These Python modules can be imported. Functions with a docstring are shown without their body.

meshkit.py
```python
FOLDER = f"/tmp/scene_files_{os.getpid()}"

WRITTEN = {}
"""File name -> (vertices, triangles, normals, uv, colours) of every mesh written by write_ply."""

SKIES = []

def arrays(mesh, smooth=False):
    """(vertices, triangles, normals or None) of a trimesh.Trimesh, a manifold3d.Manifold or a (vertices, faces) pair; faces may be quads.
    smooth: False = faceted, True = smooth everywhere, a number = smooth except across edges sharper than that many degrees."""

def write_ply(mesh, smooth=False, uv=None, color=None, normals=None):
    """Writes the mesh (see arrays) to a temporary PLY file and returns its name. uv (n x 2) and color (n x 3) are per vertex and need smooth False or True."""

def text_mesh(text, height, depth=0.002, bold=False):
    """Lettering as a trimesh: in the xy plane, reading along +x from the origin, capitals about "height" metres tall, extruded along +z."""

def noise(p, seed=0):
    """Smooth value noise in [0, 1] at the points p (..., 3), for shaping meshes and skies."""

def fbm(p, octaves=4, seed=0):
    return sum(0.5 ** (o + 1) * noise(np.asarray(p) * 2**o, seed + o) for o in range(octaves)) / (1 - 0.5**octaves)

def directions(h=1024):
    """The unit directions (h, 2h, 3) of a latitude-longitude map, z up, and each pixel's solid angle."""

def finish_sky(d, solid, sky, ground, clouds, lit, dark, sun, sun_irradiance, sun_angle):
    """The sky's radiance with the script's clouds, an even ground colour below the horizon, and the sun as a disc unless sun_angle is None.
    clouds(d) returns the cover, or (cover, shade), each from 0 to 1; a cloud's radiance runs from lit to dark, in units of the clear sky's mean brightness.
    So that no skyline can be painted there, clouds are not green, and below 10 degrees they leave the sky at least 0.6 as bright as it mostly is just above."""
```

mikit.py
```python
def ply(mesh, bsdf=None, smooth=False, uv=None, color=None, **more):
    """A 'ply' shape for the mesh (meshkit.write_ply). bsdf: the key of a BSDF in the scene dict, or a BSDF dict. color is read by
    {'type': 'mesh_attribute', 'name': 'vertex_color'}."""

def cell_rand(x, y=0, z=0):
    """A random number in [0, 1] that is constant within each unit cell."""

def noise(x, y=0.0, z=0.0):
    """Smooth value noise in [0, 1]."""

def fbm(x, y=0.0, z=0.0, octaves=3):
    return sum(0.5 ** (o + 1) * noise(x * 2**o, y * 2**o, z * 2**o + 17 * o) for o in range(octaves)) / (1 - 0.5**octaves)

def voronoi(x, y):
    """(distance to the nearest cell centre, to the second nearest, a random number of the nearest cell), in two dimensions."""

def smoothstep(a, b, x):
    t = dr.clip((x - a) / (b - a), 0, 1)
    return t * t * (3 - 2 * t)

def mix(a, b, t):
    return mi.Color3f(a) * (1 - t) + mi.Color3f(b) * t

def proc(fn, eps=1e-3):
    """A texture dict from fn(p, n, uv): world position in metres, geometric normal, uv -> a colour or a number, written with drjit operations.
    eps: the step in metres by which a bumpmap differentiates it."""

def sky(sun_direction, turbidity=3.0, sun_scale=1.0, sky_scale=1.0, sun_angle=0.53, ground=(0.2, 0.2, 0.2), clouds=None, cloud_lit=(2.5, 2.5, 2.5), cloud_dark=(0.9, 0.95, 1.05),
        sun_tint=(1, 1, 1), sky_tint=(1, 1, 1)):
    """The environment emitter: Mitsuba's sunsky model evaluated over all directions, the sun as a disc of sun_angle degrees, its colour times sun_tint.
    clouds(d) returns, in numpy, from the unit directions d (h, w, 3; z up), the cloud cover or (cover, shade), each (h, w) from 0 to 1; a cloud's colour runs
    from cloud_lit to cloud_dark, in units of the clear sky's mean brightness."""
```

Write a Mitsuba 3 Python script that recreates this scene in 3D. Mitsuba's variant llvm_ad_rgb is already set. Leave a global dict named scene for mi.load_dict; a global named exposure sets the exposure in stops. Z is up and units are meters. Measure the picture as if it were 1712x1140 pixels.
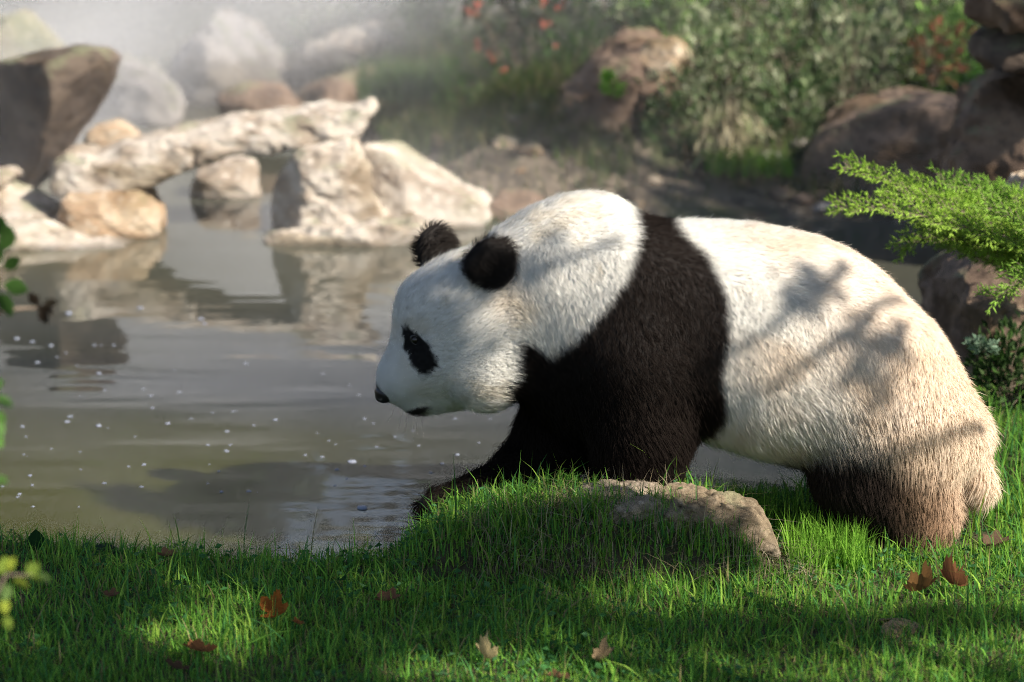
import math, os, random, numpy as np, trimesh, mitsuba as mi, drjit as dr, mikit, meshkit
from scipy import ndimage, sparse
from scipy.spatial import cKDTree
from shapely.geometry import Polygon
random.seed(7)
rng = np.random.default_rng(7)
T = mi.ScalarTransform4f
scene, labels = {'type': 'scene'}, {}

# ------------------------------------------------------------------ camera, sky, exposure
EYE = np.array([0.0, 0.0, 2.0])
PITCH, FOCAL = math.radians(12.0), 4552.0          # focal length in photograph pixels (1712 wide)
FWD = np.array([0, math.cos(PITCH), -math.sin(PITCH)])
UPV = np.array([0, math.sin(PITCH), math.cos(PITCH)])
scene['camera'] = {'type': 'thinlens', 'fov': math.degrees(2 * math.atan(856 / FOCAL)), 'fov_axis': 'x',
                   'aperture_radius': 0.019, 'focus_distance': 6.78, 'near_clip': 0.05, 'far_clip': 2000.0,
                   'to_world': T().look_at(origin=EYE.tolist(), target=(EYE + FWD).tolist(), up=[0, 0, 1])}
SUN = np.array([0.605, -0.51, 0.613]); SUN /= np.linalg.norm(SUN)


def wisps(d):
    """Thin white cloud drifting all over the sky."""
    q = d / np.maximum(d[..., 2:], .08) * [.55, .55, .2]
    return .38 * np.clip((meshkit.fbm(q + 11, 5, 8) - .40) / .20, 0, 1)


scene['sky'] = mikit.sky(SUN.tolist(), turbidity=3, sky_scale=.54, sun_angle=0.6, clouds=wisps, cloud_lit=(2.3, 2.35, 2.45), sun_tint=(.84, .97, 1.21))
exposure = 2.9
MISTK = 0.60


def ray(px, py):
    return FWD + (px - 856) / FOCAL * np.array([1.0, 0, 0]) - (py - 570) / FOCAL * UPV


def at_y(px, py, y):
    """The point of the place that the photograph shows at this pixel, at y metres from the camera's foot."""
    d = ray(px, py)
    return EYE + d * (y / d[1])


def at_z(px, py, z=0.0):
    d = ray(px, py)
    return EYE + d * ((z - 2.0) / d[2])


def put(key, mesh, bsdf, smooth=True, **more):
    n, k = 1, key
    while k in scene:
        k = f'{key}_{n:03d}'
        n += 1
    scene[k] = mikit.ply(mesh, bsdf, smooth=smooth, **more)
    return k


def tag(key, label, category=None, group=None, kind=None):
    e = {'label': label}
    if category: e['category'] = category
    if group: e['group'] = group
    if kind: e['kind'] = kind
    labels[key] = e
    return key


def raw(key, v, f, n, c, bsdf):
    """A mesh with its own shading normals and vertex colours."""
    path = meshkit.write_ply((v, f), True, None, c, normals=n)
    scene[key] = {'type': 'ply', 'filename': path, 'face_normals': False, 'bsdf': {'type': 'ref', 'id': bsdf}}
    return key


def mat(key, d):
    scene[key] = d
    return key
# ------------------------------------------------------------------ the panda
YC = 6.85                                           # middle plane of the body, metres from the camera's foot
MM = 1.0 / 4552 * 6.99                              # metres per photograph pixel there


def B(px, py, dy=0.0):
    return at_y(px, py, YC + dy)


def S(px):
    return px * MM


def smin(a, b, k):
    h = np.clip(0.5 + 0.5 * (b - a) / k, 0, 1)
    return b * (1 - h) + a * h - k * h * (1 - h)


def sd_cone(P, a, b, ra, rb):
    """Signed distance to the hull of two spheres."""
    a, b = np.asarray(a), np.asarray(b)
    ba, pa = b - a, P - a
    l2, rr = ba @ ba, ra - rb
    a2 = l2 - rr * rr
    y = pa @ ba
    z = y - l2
    x2 = ((pa * l2 - y[:, None] * ba) ** 2).sum(1)
    y2, z2 = y * y * l2, z * z * l2
    k = np.sign(rr) * rr * rr * x2
    mid = (np.sqrt(x2 * max(a2, 0) / l2) + y * rr) / l2 - ra
    return np.where(np.sign(z) * a2 * z2 > k, np.sqrt(x2 + z2) / l2 - rb, np.where(np.sign(y) * a2 * y2 < k, np.sqrt(x2 + y2) / l2 - ra, mid))


def sd_ell(P, c, r, R=None):
    q = P - np.asarray(c)
    if R is not None: q = q @ R
    r = np.asarray(r)
    k0 = np.linalg.norm(q / r, axis=1)
    k1 = np.linalg.norm(q / (r * r), axis=1)
    return np.where(k1 > 1e-9, k0 * (k0 - 1) / np.maximum(k1, 1e-9), -r.min())


def surface_nets(F, lo, h):
    """The zero surface of the grid F as quads (naive surface nets)."""
    s = F < 0
    nx, ny, nz = F.shape
    acc = np.zeros((nx - 1, ny - 1, nz - 1, 3)); cnt = np.zeros((nx - 1, ny - 1, nz - 1))
    corners = [(i, j, k) for i in (0, 1) for j in (0, 1) for k in (0, 1)]
    cut = lambda a, c: a[c[0]:c[0] + nx - 1, c[1]:c[1] + ny - 1, c[2]:c[2] + nz - 1]
    for c in corners:
        for ax in range(3):
            if c[ax] == 0:
                e = list(c); e[ax] = 1
                a, b = cut(F, c), cut(F, e)
                m = (a < 0) != (b < 0)
                t = np.where(m, a / np.where(m, a - b, 1), 0)
                for q in range(3):
                    acc[..., q] += m * (c[q] + (t if q == ax else 0))
                cnt += m
    on = cnt > 0
    idx = -np.ones(on.shape, int); idx[on] = np.arange(on.sum())
    ijk = np.argwhere(on)
    v = lo + h * (ijk + acc[on] / cnt[on][:, None])
    quads = []
    for ax in range(3):
        o = [(1, 2), (2, 0), (0, 1)][ax]
        sl0 = [slice(1, -1)] * 3; sl1 = [slice(1, -1)] * 3
        sl0[ax] = slice(0, -1); sl1[ax] = slice(1, None)
        a, b = s[tuple(sl0)], s[tuple(sl1)]
        for flip, m in ((False, a & ~b), (True, ~a & b)):
            p = np.argwhere(m)
            p = p + [1 if i != ax else 0 for i in range(3)]
            q = []
            for d in ((-1, -1), (0, -1), (0, 0), (-1, 0)):
                r = p.copy(); r[:, o[0]] += d[0]; r[:, o[1]] += d[1]
                q.append(idx[r[:, 0], r[:, 1], r[:, 2]])
            q = np.stack(q, 1)
            quads.append(q[:, ::-1] if flip else q)
    q = np.vstack(quads)
    return v, np.vstack([q[:, [0, 1, 2]], q[:, [0, 2, 3]]])


TOP = [(835, 395), (880, 362), (910, 347), (940, 332), (970, 325), (1000, 324), (1025, 329), (1050, 345), (1080, 363), (1110, 371), (1200, 373), (1260, 377), (1320, 388), (1370, 400),
       (1420, 421), (1460, 446), (1498, 481), (1526, 517), (1550, 549), (1577, 592), (1606, 632), (1628, 672), (1645, 706)]
BOT = [(835, 620), (880, 675), (940, 715), (1020, 730), (1100, 730), (1160, 722), (1210, 733), (1250, 747), (1300, 757), (1340, 768), (1400, 785), (1480, 800), (1560, 795), (1610, 775), (1638, 730)]
HW = [(835, .15), (880, .175), (950, .205), (1040, .225), (1120, .25), (1250, .29), (1400, .30), (1500, .28), (1570, .245), (1610, .20), (1638, .13)]
tops = np.array([B(*p) for p in TOP]); bots = np.array([B(*p) for p in BOT]); hws = np.array([(B(p[0], 600)[0], p[1]) for p in HW])
HEADYAW = math.tan(math.radians(15))


def Hd(px, py, lat=0.0):
    """A point of the head: on its middle plane, which is turned a little to the camera, or lat metres beside it (negative: this side)."""
    dy = -HEADYAW * S(840 - px)
    return at_y(px, py, YC + dy) + np.array([-lat * 0.26, lat * 0.966, 0.0])


def body_field(P):
    x = P[:, 0]
    t = np.interp(x, tops[:, 0], tops[:, 2]); b = np.interp(x, bots[:, 0], bots[:, 2]); hw = np.interp(x, hws[:, 0], hws[:, 1])
    zc, hh = (t + b) / 2, (t - b) / 2
    # fuller below than above, as a hanging belly is
    zz = (P[:, 2] - zc) / hh
    wy = hw * np.clip(1.0 - 0.10 * zz, 0.8, 1.15)
    rr = (np.abs(zz) ** 2.15 + np.abs((P[:, 1] - YC) / wy) ** 2.15) ** (1 / 2.15)
    d = (rr - 1) * np.minimum(hh, wy) * 0.9
    d = np.maximum(d, np.maximum(tops[0, 0] - x, x - tops[-1, 0]))
    # haunches and shoulders
    d = smin(d, sd_ell(P, B(1478, 660, -.13), (S(122), .165, S(145))), .08)
    d = smin(d, sd_ell(P, B(1478, 660, .13), (S(122), .165, S(145))), .08)
    d = smin(d, sd_ell(P, B(1060, 560, -.12), (S(125), .145, S(175))), .07)
    d = smin(d, sd_ell(P, B(1000, 560, .12), (S(115), .13, S(160))), .07)
    # near foreleg, upright behind the stone
    for a, b2, ra, rb in [((1062, 600, -.15), (1075, 715, -.16), 96, 76), ((1075, 715, -.16), (1062, 815, -.16), 76, 62), ((1062, 815, -.16), (1010, 872, -.17), 60, 44)]:
        d = smin(d, sd_cone(P, B(*a), B(*b2), S(ra), S(rb)), .045)
    # far foreleg, reaching forward on to the mound
    for a, b2, ra, rb in [((985, 600, .12), (948, 705, .10), 92, 72), ((948, 705, .10), (885, 790, .05), 70, 50), ((885, 790, .05), (790, 838, .0), 47, 34), ((790, 838, .0), (722, 848, -.02), 33, 25)]:
        d = smin(d, sd_cone(P, B(*a), B(*b2), S(ra), S(rb)), .04)
    # hind legs
    for sx, sy in ((0, -1), (18, 1)):
        for a, b2, ra, rb in [((1485, 690, .14), (1446, 785, .17), 110, 80), ((1446, 785, .17), (1515, 862, .17), 76, 60), ((1545, 855, .17), (1470, 892, .18), 46, 38), ((1500, 720, .16), (1528, 850, .17), 95, 62)]:
            d = smin(d, sd_cone(P, B(a[0] + sx, a[1], a[2] * sy), B(b2[0] + sx, b2[1], b2[2] * sy), S(ra), S(rb)), .05)
    # tail
    d = smin(d, sd_cone(P, B(1598, 705), B(1634, 815, -.02), S(38), S(29)), .05)
    # neck, skull, cheeks, muzzle, jaw
    d = smin(d, sd_cone(P, B(945, 480), Hd(835, 520), S(128), S(112)), .06)
    h = sd_ell(P, Hd(772, 535), (S(102), .138, S(108)))
    h = smin(h, sd_ell(P, Hd(794, 598, -.088), (S(68), .076, S(76))), .035)
    h = smin(h, sd_ell(P, Hd(794, 598, .088), (S(68), .076, S(76))), .035)
    h = smin(h, sd_cone(P, Hd(738, 590), Hd(672, 633), S(76), S(42)), .028)
    h = smin(h, sd_cone(P, Hd(674, 632), Hd(654, 647), S(40), S(23)), .02)
    h = smin(h, sd_cone(P, Hd(760, 635), Hd(694, 669), S(48), S(25)), .03)
    h = smin(h, sd_cone(P, Hd(712, 548), Hd(668, 612), S(44), S(28)), .025)
    h = smin(h, sd_ell(P, Hd(702, 520), (S(36), .060, S(50))), .05)
    d = smin(d, h, .05)
    # ears: dished discs
    for c, r, yaw in ((Hd(800, 428, -.120), (.069, .028, .068), 0.35), (Hd(744, 428, .110), (.054, .028, .064), 0.5)):
        R = np.array([[math.cos(yaw), -math.sin(yaw), 0], [math.sin(yaw), math.cos(yaw), 0], [0, 0, 1.0]]).T
        d = smin(d, sd_ell(P, c, r, R.T), .012)
    return d


GH = 0.0092
lo = np.array([B(600, 600)[0] - .03, YC - .44, B(800, 930)[2] - .14])
hi = np.array([B(1700, 600)[0] + .03, YC + .44, B(800, 300)[2] + .03])
gn = np.ceil((hi - lo) / GH).astype(int)
gx, gy, gz = [lo[i] + GH * np.arange(gn[i]) for i in range(3)]
GP = np.stack(np.meshgrid(gx, gy, gz, indexing='ij'), -1).reshape(-1, 3)
field = body_field(GP).reshape(gn)
bv, bf = surface_nets(ndimage.gaussian_filter(field, 0.8), lo, GH)
body = trimesh.Trimesh(bv, bf, process=True)
body = max(body.split(only_watertight=False), key=lambda m: len(m.faces))
nb = sparse.coo_matrix((np.ones(len(body.edges) * 2), np.vstack([body.edges, body.edges[:, ::-1]]).T), shape=[len(body.vertices)] * 2).tocsr()
nb = sparse.diags(1 / np.asarray(nb.sum(1)).ravel()) @ nb
sv = np.array(body.vertices)
for k in range(12):
    sv = sv + (.5 if k % 2 == 0 else -.52) * (nb @ sv - sv)
body = trimesh.Trimesh(sv, body.faces, process=False)
print('panda body', len(body.vertices), len(body.faces))


# --- colours of the coat, by place on the animal
def sst(a, b, x):
    t = np.clip((x - a) / (b - a), 0, 1)
    return t * t * (3 - 2 * t)


def seg_sd(poly, q):
    """Signed distance (negative inside) of the points q (n, 2) to a closed polygon."""
    p = np.asarray(poly); a, b = p, np.roll(p, -1, 0)
    d = np.full(len(q), 1e9); inside = np.zeros(len(q), bool)
    for s, e in zip(a, b):
        w = e - s
        t = np.clip(((q - s) @ w) / max(w @ w, 1e-12), 0, 1)
        d = np.minimum(d, np.linalg.norm(q - s - t[:, None] * w, axis=1))
        c = (s[1] > q[:, 1]) != (e[1] > q[:, 1])
        inside ^= c & (q[:, 0] < (e[0] - s[0]) * (q[:, 1] - s[1]) / (e[1] - s[1] + 1e-12) + s[0])
    return np.where(inside, -d, d)


def xz(pts):
    return np.array([B(p[0], p[1], -.22 * float(sst(325, 480, p[1])))[[0, 2]] for p in pts])


BAND = xz([(1046, 320), (1064, 375), (1060, 420), (1045, 462), (1008, 515), (965, 562), (918, 596), (888, 578), (868, 578), (864, 640), (846, 652), (838, 690), (600, 840), (600, 960), (1250, 960), (1170, 750), (1196, 715),
           (1211, 680), (1204, 620), (1216, 560), (1213, 490), (1182, 430), (1130, 380), (1078, 330)])
HINDLEG = xz([(1290, 785), (1350, 745), (1420, 728), (1500, 752), (1560, 800), (1600, 850), (1610, 960), (1290, 960)])
EAR1, EAR2 = Hd(800, 428, -.120), Hd(744, 428, .110)
EYE1 = Hd(692, 575, 0)
HEADC = Hd(772, 535)


def lerp(a, b, t):
    return a * (1 - t[:, None]) + np.asarray(b) * t[:, None]


def coat(P):
    """(colour, hair length) at the points P of the coat."""
    q = P[:, [0, 2]]
    n1 = meshkit.fbm(P * 9, 3, 5) - .5
    n2 = meshkit.fbm(P * 40, 2, 9) - .5
    c = np.tile([.77, .745, .69], (len(P), 1))
    Xp = 856 + (P[:, 0]) / MM
    zr = P[:, 2]
    # cream towards the rump and where the coat is soiled
    c = lerp(c, [.78, .625, .475], .95 * sst(1180, 1600, Xp + 160 * n1))
    c = lerp(c, [.60, .47, .34], .5 * sst(.05, .30, n1 + .1) * sst(1150, 1300, Xp))
    c = lerp(c, [.70, .56, .40], .5 * np.exp(-((Xp - 850) / 40) ** 2 - ((zr - B(850, 480)[2]) / .05) ** 2))
    c = lerp(c, [.70, .62, .49], .55 * sst(.02, .22, n1 + .35 * n2) * (Xp < 1000))
    # hind legs dark, browner behind
    d = seg_sd(HINDLEG, q) + .07 * n1 + .03 * n2
    c = lerp(c, [.56, .40, .28], .75 * sst(.13, .0, d + .05 * n1) * sst(1380, 1500, Xp))
    low = sst(.055, -.055, d)
    leg = lerp(np.tile([.035, .026, .022], (len(P), 1)), [.36, .225, .14], sst(1450, 1580, Xp + 60 * n1))
    c = c * (1 - low[:, None]) + leg * low[:, None]
    # black band and forelegs
    d = seg_sd(BAND, q) + .006 * n1 + .008 * n2
    blk = sst(.012, -.012, d)
    blk *= (np.linalg.norm((P - HEADC) * [1, .9, 1], axis=1) > .165) | (q[:, 1] < B(700, 720)[2])
    c = lerp(c, [.019, .0145, .0125], blk)
    L = .023 + .022 * sst(B(1300, 560)[2], B(1300, 740)[2], zr)
    # head
    headd = np.linalg.norm(P - Hd(740, 575), axis=1)
    face = sst(.24, .13, headd)
    L = L * (1 - face) + .017 * face
    muz = sst(.13, .06, np.linalg.norm(P - Hd(655, 645), axis=1))
    L = L * (1 - muz) + .0055 * muz
    c = lerp(c, [.60, .58, .54], muz * .5)
    for e in (EAR1, EAR2):
        # everything beyond the skull near the ear's middle is ear
        de = np.linalg.norm(P - e, axis=1) + .006 * n2
        k = sst(.080, .066, de) * sst(.0, .012, np.linalg.norm((P - HEADC) / [S(106), .142, S(112)], axis=1) * .15 - .15 + (P[:, 2] - e[2]) * .4 + .012)
        c = lerp(c, [.024, .020, .018], k)
        L = np.where(k > .5, .027, L)
    # eye patch: a slanted oval on both sides of the head
    ax = B(720, 622)[[0, 2]] - B(680, 558)[[0, 2]]; ax /= np.linalg.norm(ax)
    r = q - at_y(700, 590, 6.70)[[0, 2]]
    u, w = r @ ax, r @ np.array([-ax[1], ax[0]])
    e = (u / S(43)) ** 2 + (w / (S(22) + .14 * u)) ** 2 + .9 * n2 + .5 * (meshkit.noise(P * 150, 8) - .5)
    side = np.abs((P - Hd(700, 592)) @ np.array([.26, -.966, 0])) > .035
    k = sst(1.15, .85, e) * side * (headd < .25)
    c = lerp(c, [.010, .009, .0085], k)
    L = np.where(k > .5, .010, L)
    # mouth line
    ax = B(705, 690)[[0, 2]]
    k = sst(1.2, .6, ((q[:, 0] - B(697, 682)[0]) / S(24)) ** 2 + ((q[:, 1] - B(697, 676)[2] - (q[:, 0] - B(697, 682)[0]) * .40) / S(9.5)) ** 2 + .6 * n2)
    c = lerp(c, [.03, .025, .023], k)
    # around the nose
    k = sst(.034, .018, np.linalg.norm(P - Hd(636, 656), axis=1))
    c = lerp(c, [.012, .011, .011], k)
    L = np.where(np.linalg.norm(P - Hd(636, 656), axis=1) < .028, .0015, L)
    return np.clip(c, .004, .9), L


bc, _ = coat(body.vertices)
mat('coat_skin', {'type': 'twosided', 'bsdf': {'type': 'principled', 'base_color': {'type': 'mesh_attribute', 'name': 'vertex_color'}, 'roughness': .8, 'specular': .2}})
mat('coat_hair', {'type': 'principledthin', 'base_color': {'type': 'mesh_attribute', 'name': 'vertex_color'}, 'roughness': .45, 'diff_trans': .55, 'eta': 1.35})
scene['panda__body'] = mikit.ply(body, 'coat_skin', smooth=True, color=bc * .70)

# --- the coat: strands in tufts
NH = 340000
pts, fi = trimesh.sample.sample_surface(body, NH, seed=3)
bary_n = body.face_normals[fi]
vn = body.vertex_normals
tri = body.faces[fi]
bb = trimesh.triangles.points_to_barycentric(body.triangles[fi], pts)
nrm = (vn[tri] * bb[:, :, None]).sum(1); nrm /= np.linalg.norm(nrm, axis=1, keepdims=True)
hc, hl = coat(pts)


def flow(P, N):
    """The lie of the coat."""
    Xp = 856 + P[:, 0] / MM
    base = np.stack([.55 - .9 * sst(1350, 1620, Xp), np.zeros(len(P)), np.full(len(P), -.75)], 1)
    base[N[:, 2] > .6] += [.6, 0, 0]
    base += [0, 0, -.2] * (P[:, [2]] < B(1000, 620)[2])
    hd = np.linalg.norm(P - Hd(750, 560), axis=1)
    k = sst(.30, .17, hd)[:, None]
    away = P - Hd(632, 640); away /= np.linalg.norm(away, axis=1, keepdims=True)
    base = base / np.linalg.norm(base, axis=1, keepdims=True) * (1 - k) + away * k
    base = base + (meshkit.noise(P * 11, 3)[:, None] - .5) * [.42, .3, 0] + (meshkit.noise(P * 11 + 50, 4)[:, None] - .5) * [0, .3, .4]
    t = base - N * (base * N).sum(1)[:, None]
    return t / (np.linalg.norm(t, axis=1, keepdims=True) + 1e-9)


def tips(P, N, L, lift):
    t = flow(P, N)
    return P + L[:, None] * (t * np.sqrt(1 - lift ** 2)[:, None] + N * lift[:, None])


isear = ((np.linalg.norm(pts - EAR1, axis=1) < .085) | (np.linalg.norm(pts - EAR2, axis=1) < .085)) & (hc.sum(1) < .2)
lift = np.clip(rng.normal(.27, .08, NH), .10, .8)
lift = np.where(rng.random(NH) < .16, lift + rng.uniform(.15, .5, NH), lift)
lift = np.where(isear, .82, np.minimum(lift, .92))
L = hl * rng.uniform(.65, 1.15, NH) * np.where(rng.random(NH) < .06, 1.45, 1)
tip = tips(pts, nrm, L, lift)
# tufts: strands lean on to the tip of the nearest tuft
NT = 26000
tp, tf = trimesh.sample.sample_surface(body, NT, seed=11)
tn = body.face_normals[tf]
_, tl = coat(tp)
ttip = tips(tp, tn, tl * rng.uniform(.9, 1.25, NT), np.full(NT, .28))
_, near = cKDTree(tp).query(pts)
pull = np.where(isear, .15, rng.uniform(.05, .45, NH)) * (np.linalg.norm(tp[near] - pts, axis=1) < .03)
tip = tip * (1 - pull[:, None]) + (ttip[near] + rng.normal(0, .002, (NH, 3))) * pull[:, None]
axis = tip - pts
mid = pts + axis * .5 + nrm * (np.linalg.norm(axis, axis=1) * .10)[:, None]
wd = (.0005 + .00036 * rng.random(NH)) * np.clip(hl / .03, .5, 1.1)
rnd = rng.normal(size=(NH, 3))
side = np.cross(axis, nrm + .8 * rnd); side /= np.linalg.norm(side, axis=1, keepdims=True) + 1e-9
side *= wd[:, None]
root = pts - nrm * .003
hv = np.stack([root - side, root + side, mid - side * .8, mid + side * .8, tip], 1).reshape(-1, 3)
o = np.arange(NH)[:, None] * 5
hf = np.concatenate([o + [0, 1, 3], o + [0, 3, 2], o + [2, 3, 4]], 1).reshape(-1, 3)
# shaded with the coat's normal, bent a little by each strand
ax1 = axis / (np.linalg.norm(axis, axis=1, keepdims=True) + 1e-9)
sn = nrm + .26 * rng.normal(size=(NH, 3))
sn -= ax1 * (sn * ax1).sum(1)[:, None] * .35
sn /= np.linalg.norm(sn, axis=1, keepdims=True)
tone = rng.uniform(.80, 1.12, NH)[:, None] * rng.uniform(.88, 1.1, NT)[near][:, None]
cc = np.clip(hc * tone, .003, .88)
hcol = np.stack([cc * .85, cc * .85, cc, cc, np.clip(cc * 1.05, 0, .9)], 1).reshape(-1, 3)
raw('panda__fur', hv, hf, np.repeat(sn, 5, 0), hcol, 'coat_hair')
labels['panda__fur'] = {'kind': 'stuff'}
tag('panda', 'black and white panda walking left along the bank above the pond, head lowered', 'panda')
# nose, eyes, whiskers
mat('nose_skin', {'type': 'principled', 'base_color': {'type': 'rgb', 'value': [.012, .011, .012]}, 'roughness': .35, 'specular': .5})
mat('eye_gloss', {'type': 'principled', 'base_color': {'type': 'rgb', 'value': [.008, .005, .004]}, 'roughness': .08, 'specular': .6})
nose = trimesh.creation.icosphere(3, 1.0)
nv = nose.vertices * [.027, .033, .024]
nv[:, 0] += .004 * np.exp(-((nose.vertices[:, 2] + .1) / .4) ** 2) * (nose.vertices[:, 0] < 0)
for s in (-1, 1):
    g = np.exp(-np.linalg.norm(nose.vertices - np.array([-.75, s * .55, -.3]), axis=1) ** 2 / .05)
    nv += (g * .006)[:, None] * [1, 0, 0]
Ry = np.array([[math.cos(.26), -math.sin(.26), 0], [math.sin(.26), math.cos(.26), 0], [0, 0, 1]])
scene['panda__nose'] = mikit.ply((nv @ Ry.T + Hd(642, 658), nose.faces), 'nose_skin', smooth=True)


def on_skin(p, d, out=.0):
    """The first point of the body from p along d."""
    t = np.linspace(0, .4, 801)
    f = body_field(p + t[:, None] * d)
    k = np.argmax(f < 0)
    return p + d * (t[k] - out)


for s in (-1, 1):
    side_d = np.array([-.26, .966, 0]) * s
    e = on_skin((Hd(683, 559) if s < 0 else Hd(692, 577)) + side_d * .3, -side_d, .001)
    b = trimesh.creation.icosphere(3, .0115)
    ring = trimesh.creation.torus(.0115, .0028, major_sections=28, minor_sections=10)
    rv = ring.vertices * [1.15, .82, 1.0]
    zax = -side_d; xax = np.array([.62, .17, -.77]); xax -= zax * (xax @ zax); xax /= np.linalg.norm(xax)
    put('panda__eyelid', (rv @ np.array([xax, np.cross(zax, xax), zax]) + e + side_d * .0005, ring.faces), 'nose_skin')
    put('panda__eye', (b.vertices + e - side_d * .0062, b.faces), 'eye_gloss')
wv, wf = [], []
for (px, py, lat, dx, dy_, ll) in [(655, 560, -.02, -1, .12, .045), (655, 565, .01, -1, .28, .05), (652, 568, 0, -1, .45, .055), (658, 540, 0, -.3, -1.2, .04),
                                  (660, 690, -.01, -.25, 1, .045), (668, 695, .0, -.1, 1, .055), (676, 698, -.02, .02, 1, .05), (684, 700, .01, .1, 1, .04), (650, 680, 0, -.4, 1, .035), (691, 700, -.01, .12, 1, .05), (664, 692, .02, -.2, 1, .03)]:
    a = Hd(px + 12, py - 6 if dy_ > 0.8 else py, lat); d = np.array([dx, -.2, -dy_]); d /= np.linalg.norm(d)
    side_ = np.cross(d, [0, 1, 0]); side_ /= np.linalg.norm(side_); up_ = np.cross(d, side_)
    b = a + d * (ll + .018); m_ = (a + b) / 2 + np.array([0, 0, -.004])
    k = len(wv)
    for p_, r_ in ((a, .0005), (m_, .0004)):
        for q in range(3): wv.append(p_ + r_ * (side_ * math.cos(q * 2.1) + up_ * math.sin(q * 2.1)))
    wv.append(b)
    for q in range(3):
        n_ = (q + 1) % 3
        wf += [(k + q, k + n_, k + 3 + n_), (k + q, k + 3 + n_, k + 3 + q), (k + 3 + q, k + 3 + n_, k + 6)]
mat('whisker_hair', {'type': 'twosided', 'bsdf': {'type': 'diffuse', 'reflectance': {'type': 'rgb', 'value': [.35, .33, .3]}}})
scene['panda__whiskers'] = mikit.ply((np.array(wv), np.array(wf)), 'whisker_hair', smooth=False)
labels['panda__whiskers'] = {'kind': 'stuff'}
# ------------------------------------------------------------------ materials of the setting
def rgb(*c): return {'type': 'rgb', 'value': list(c)}


def col(fn): return mikit.proc(fn)


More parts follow.
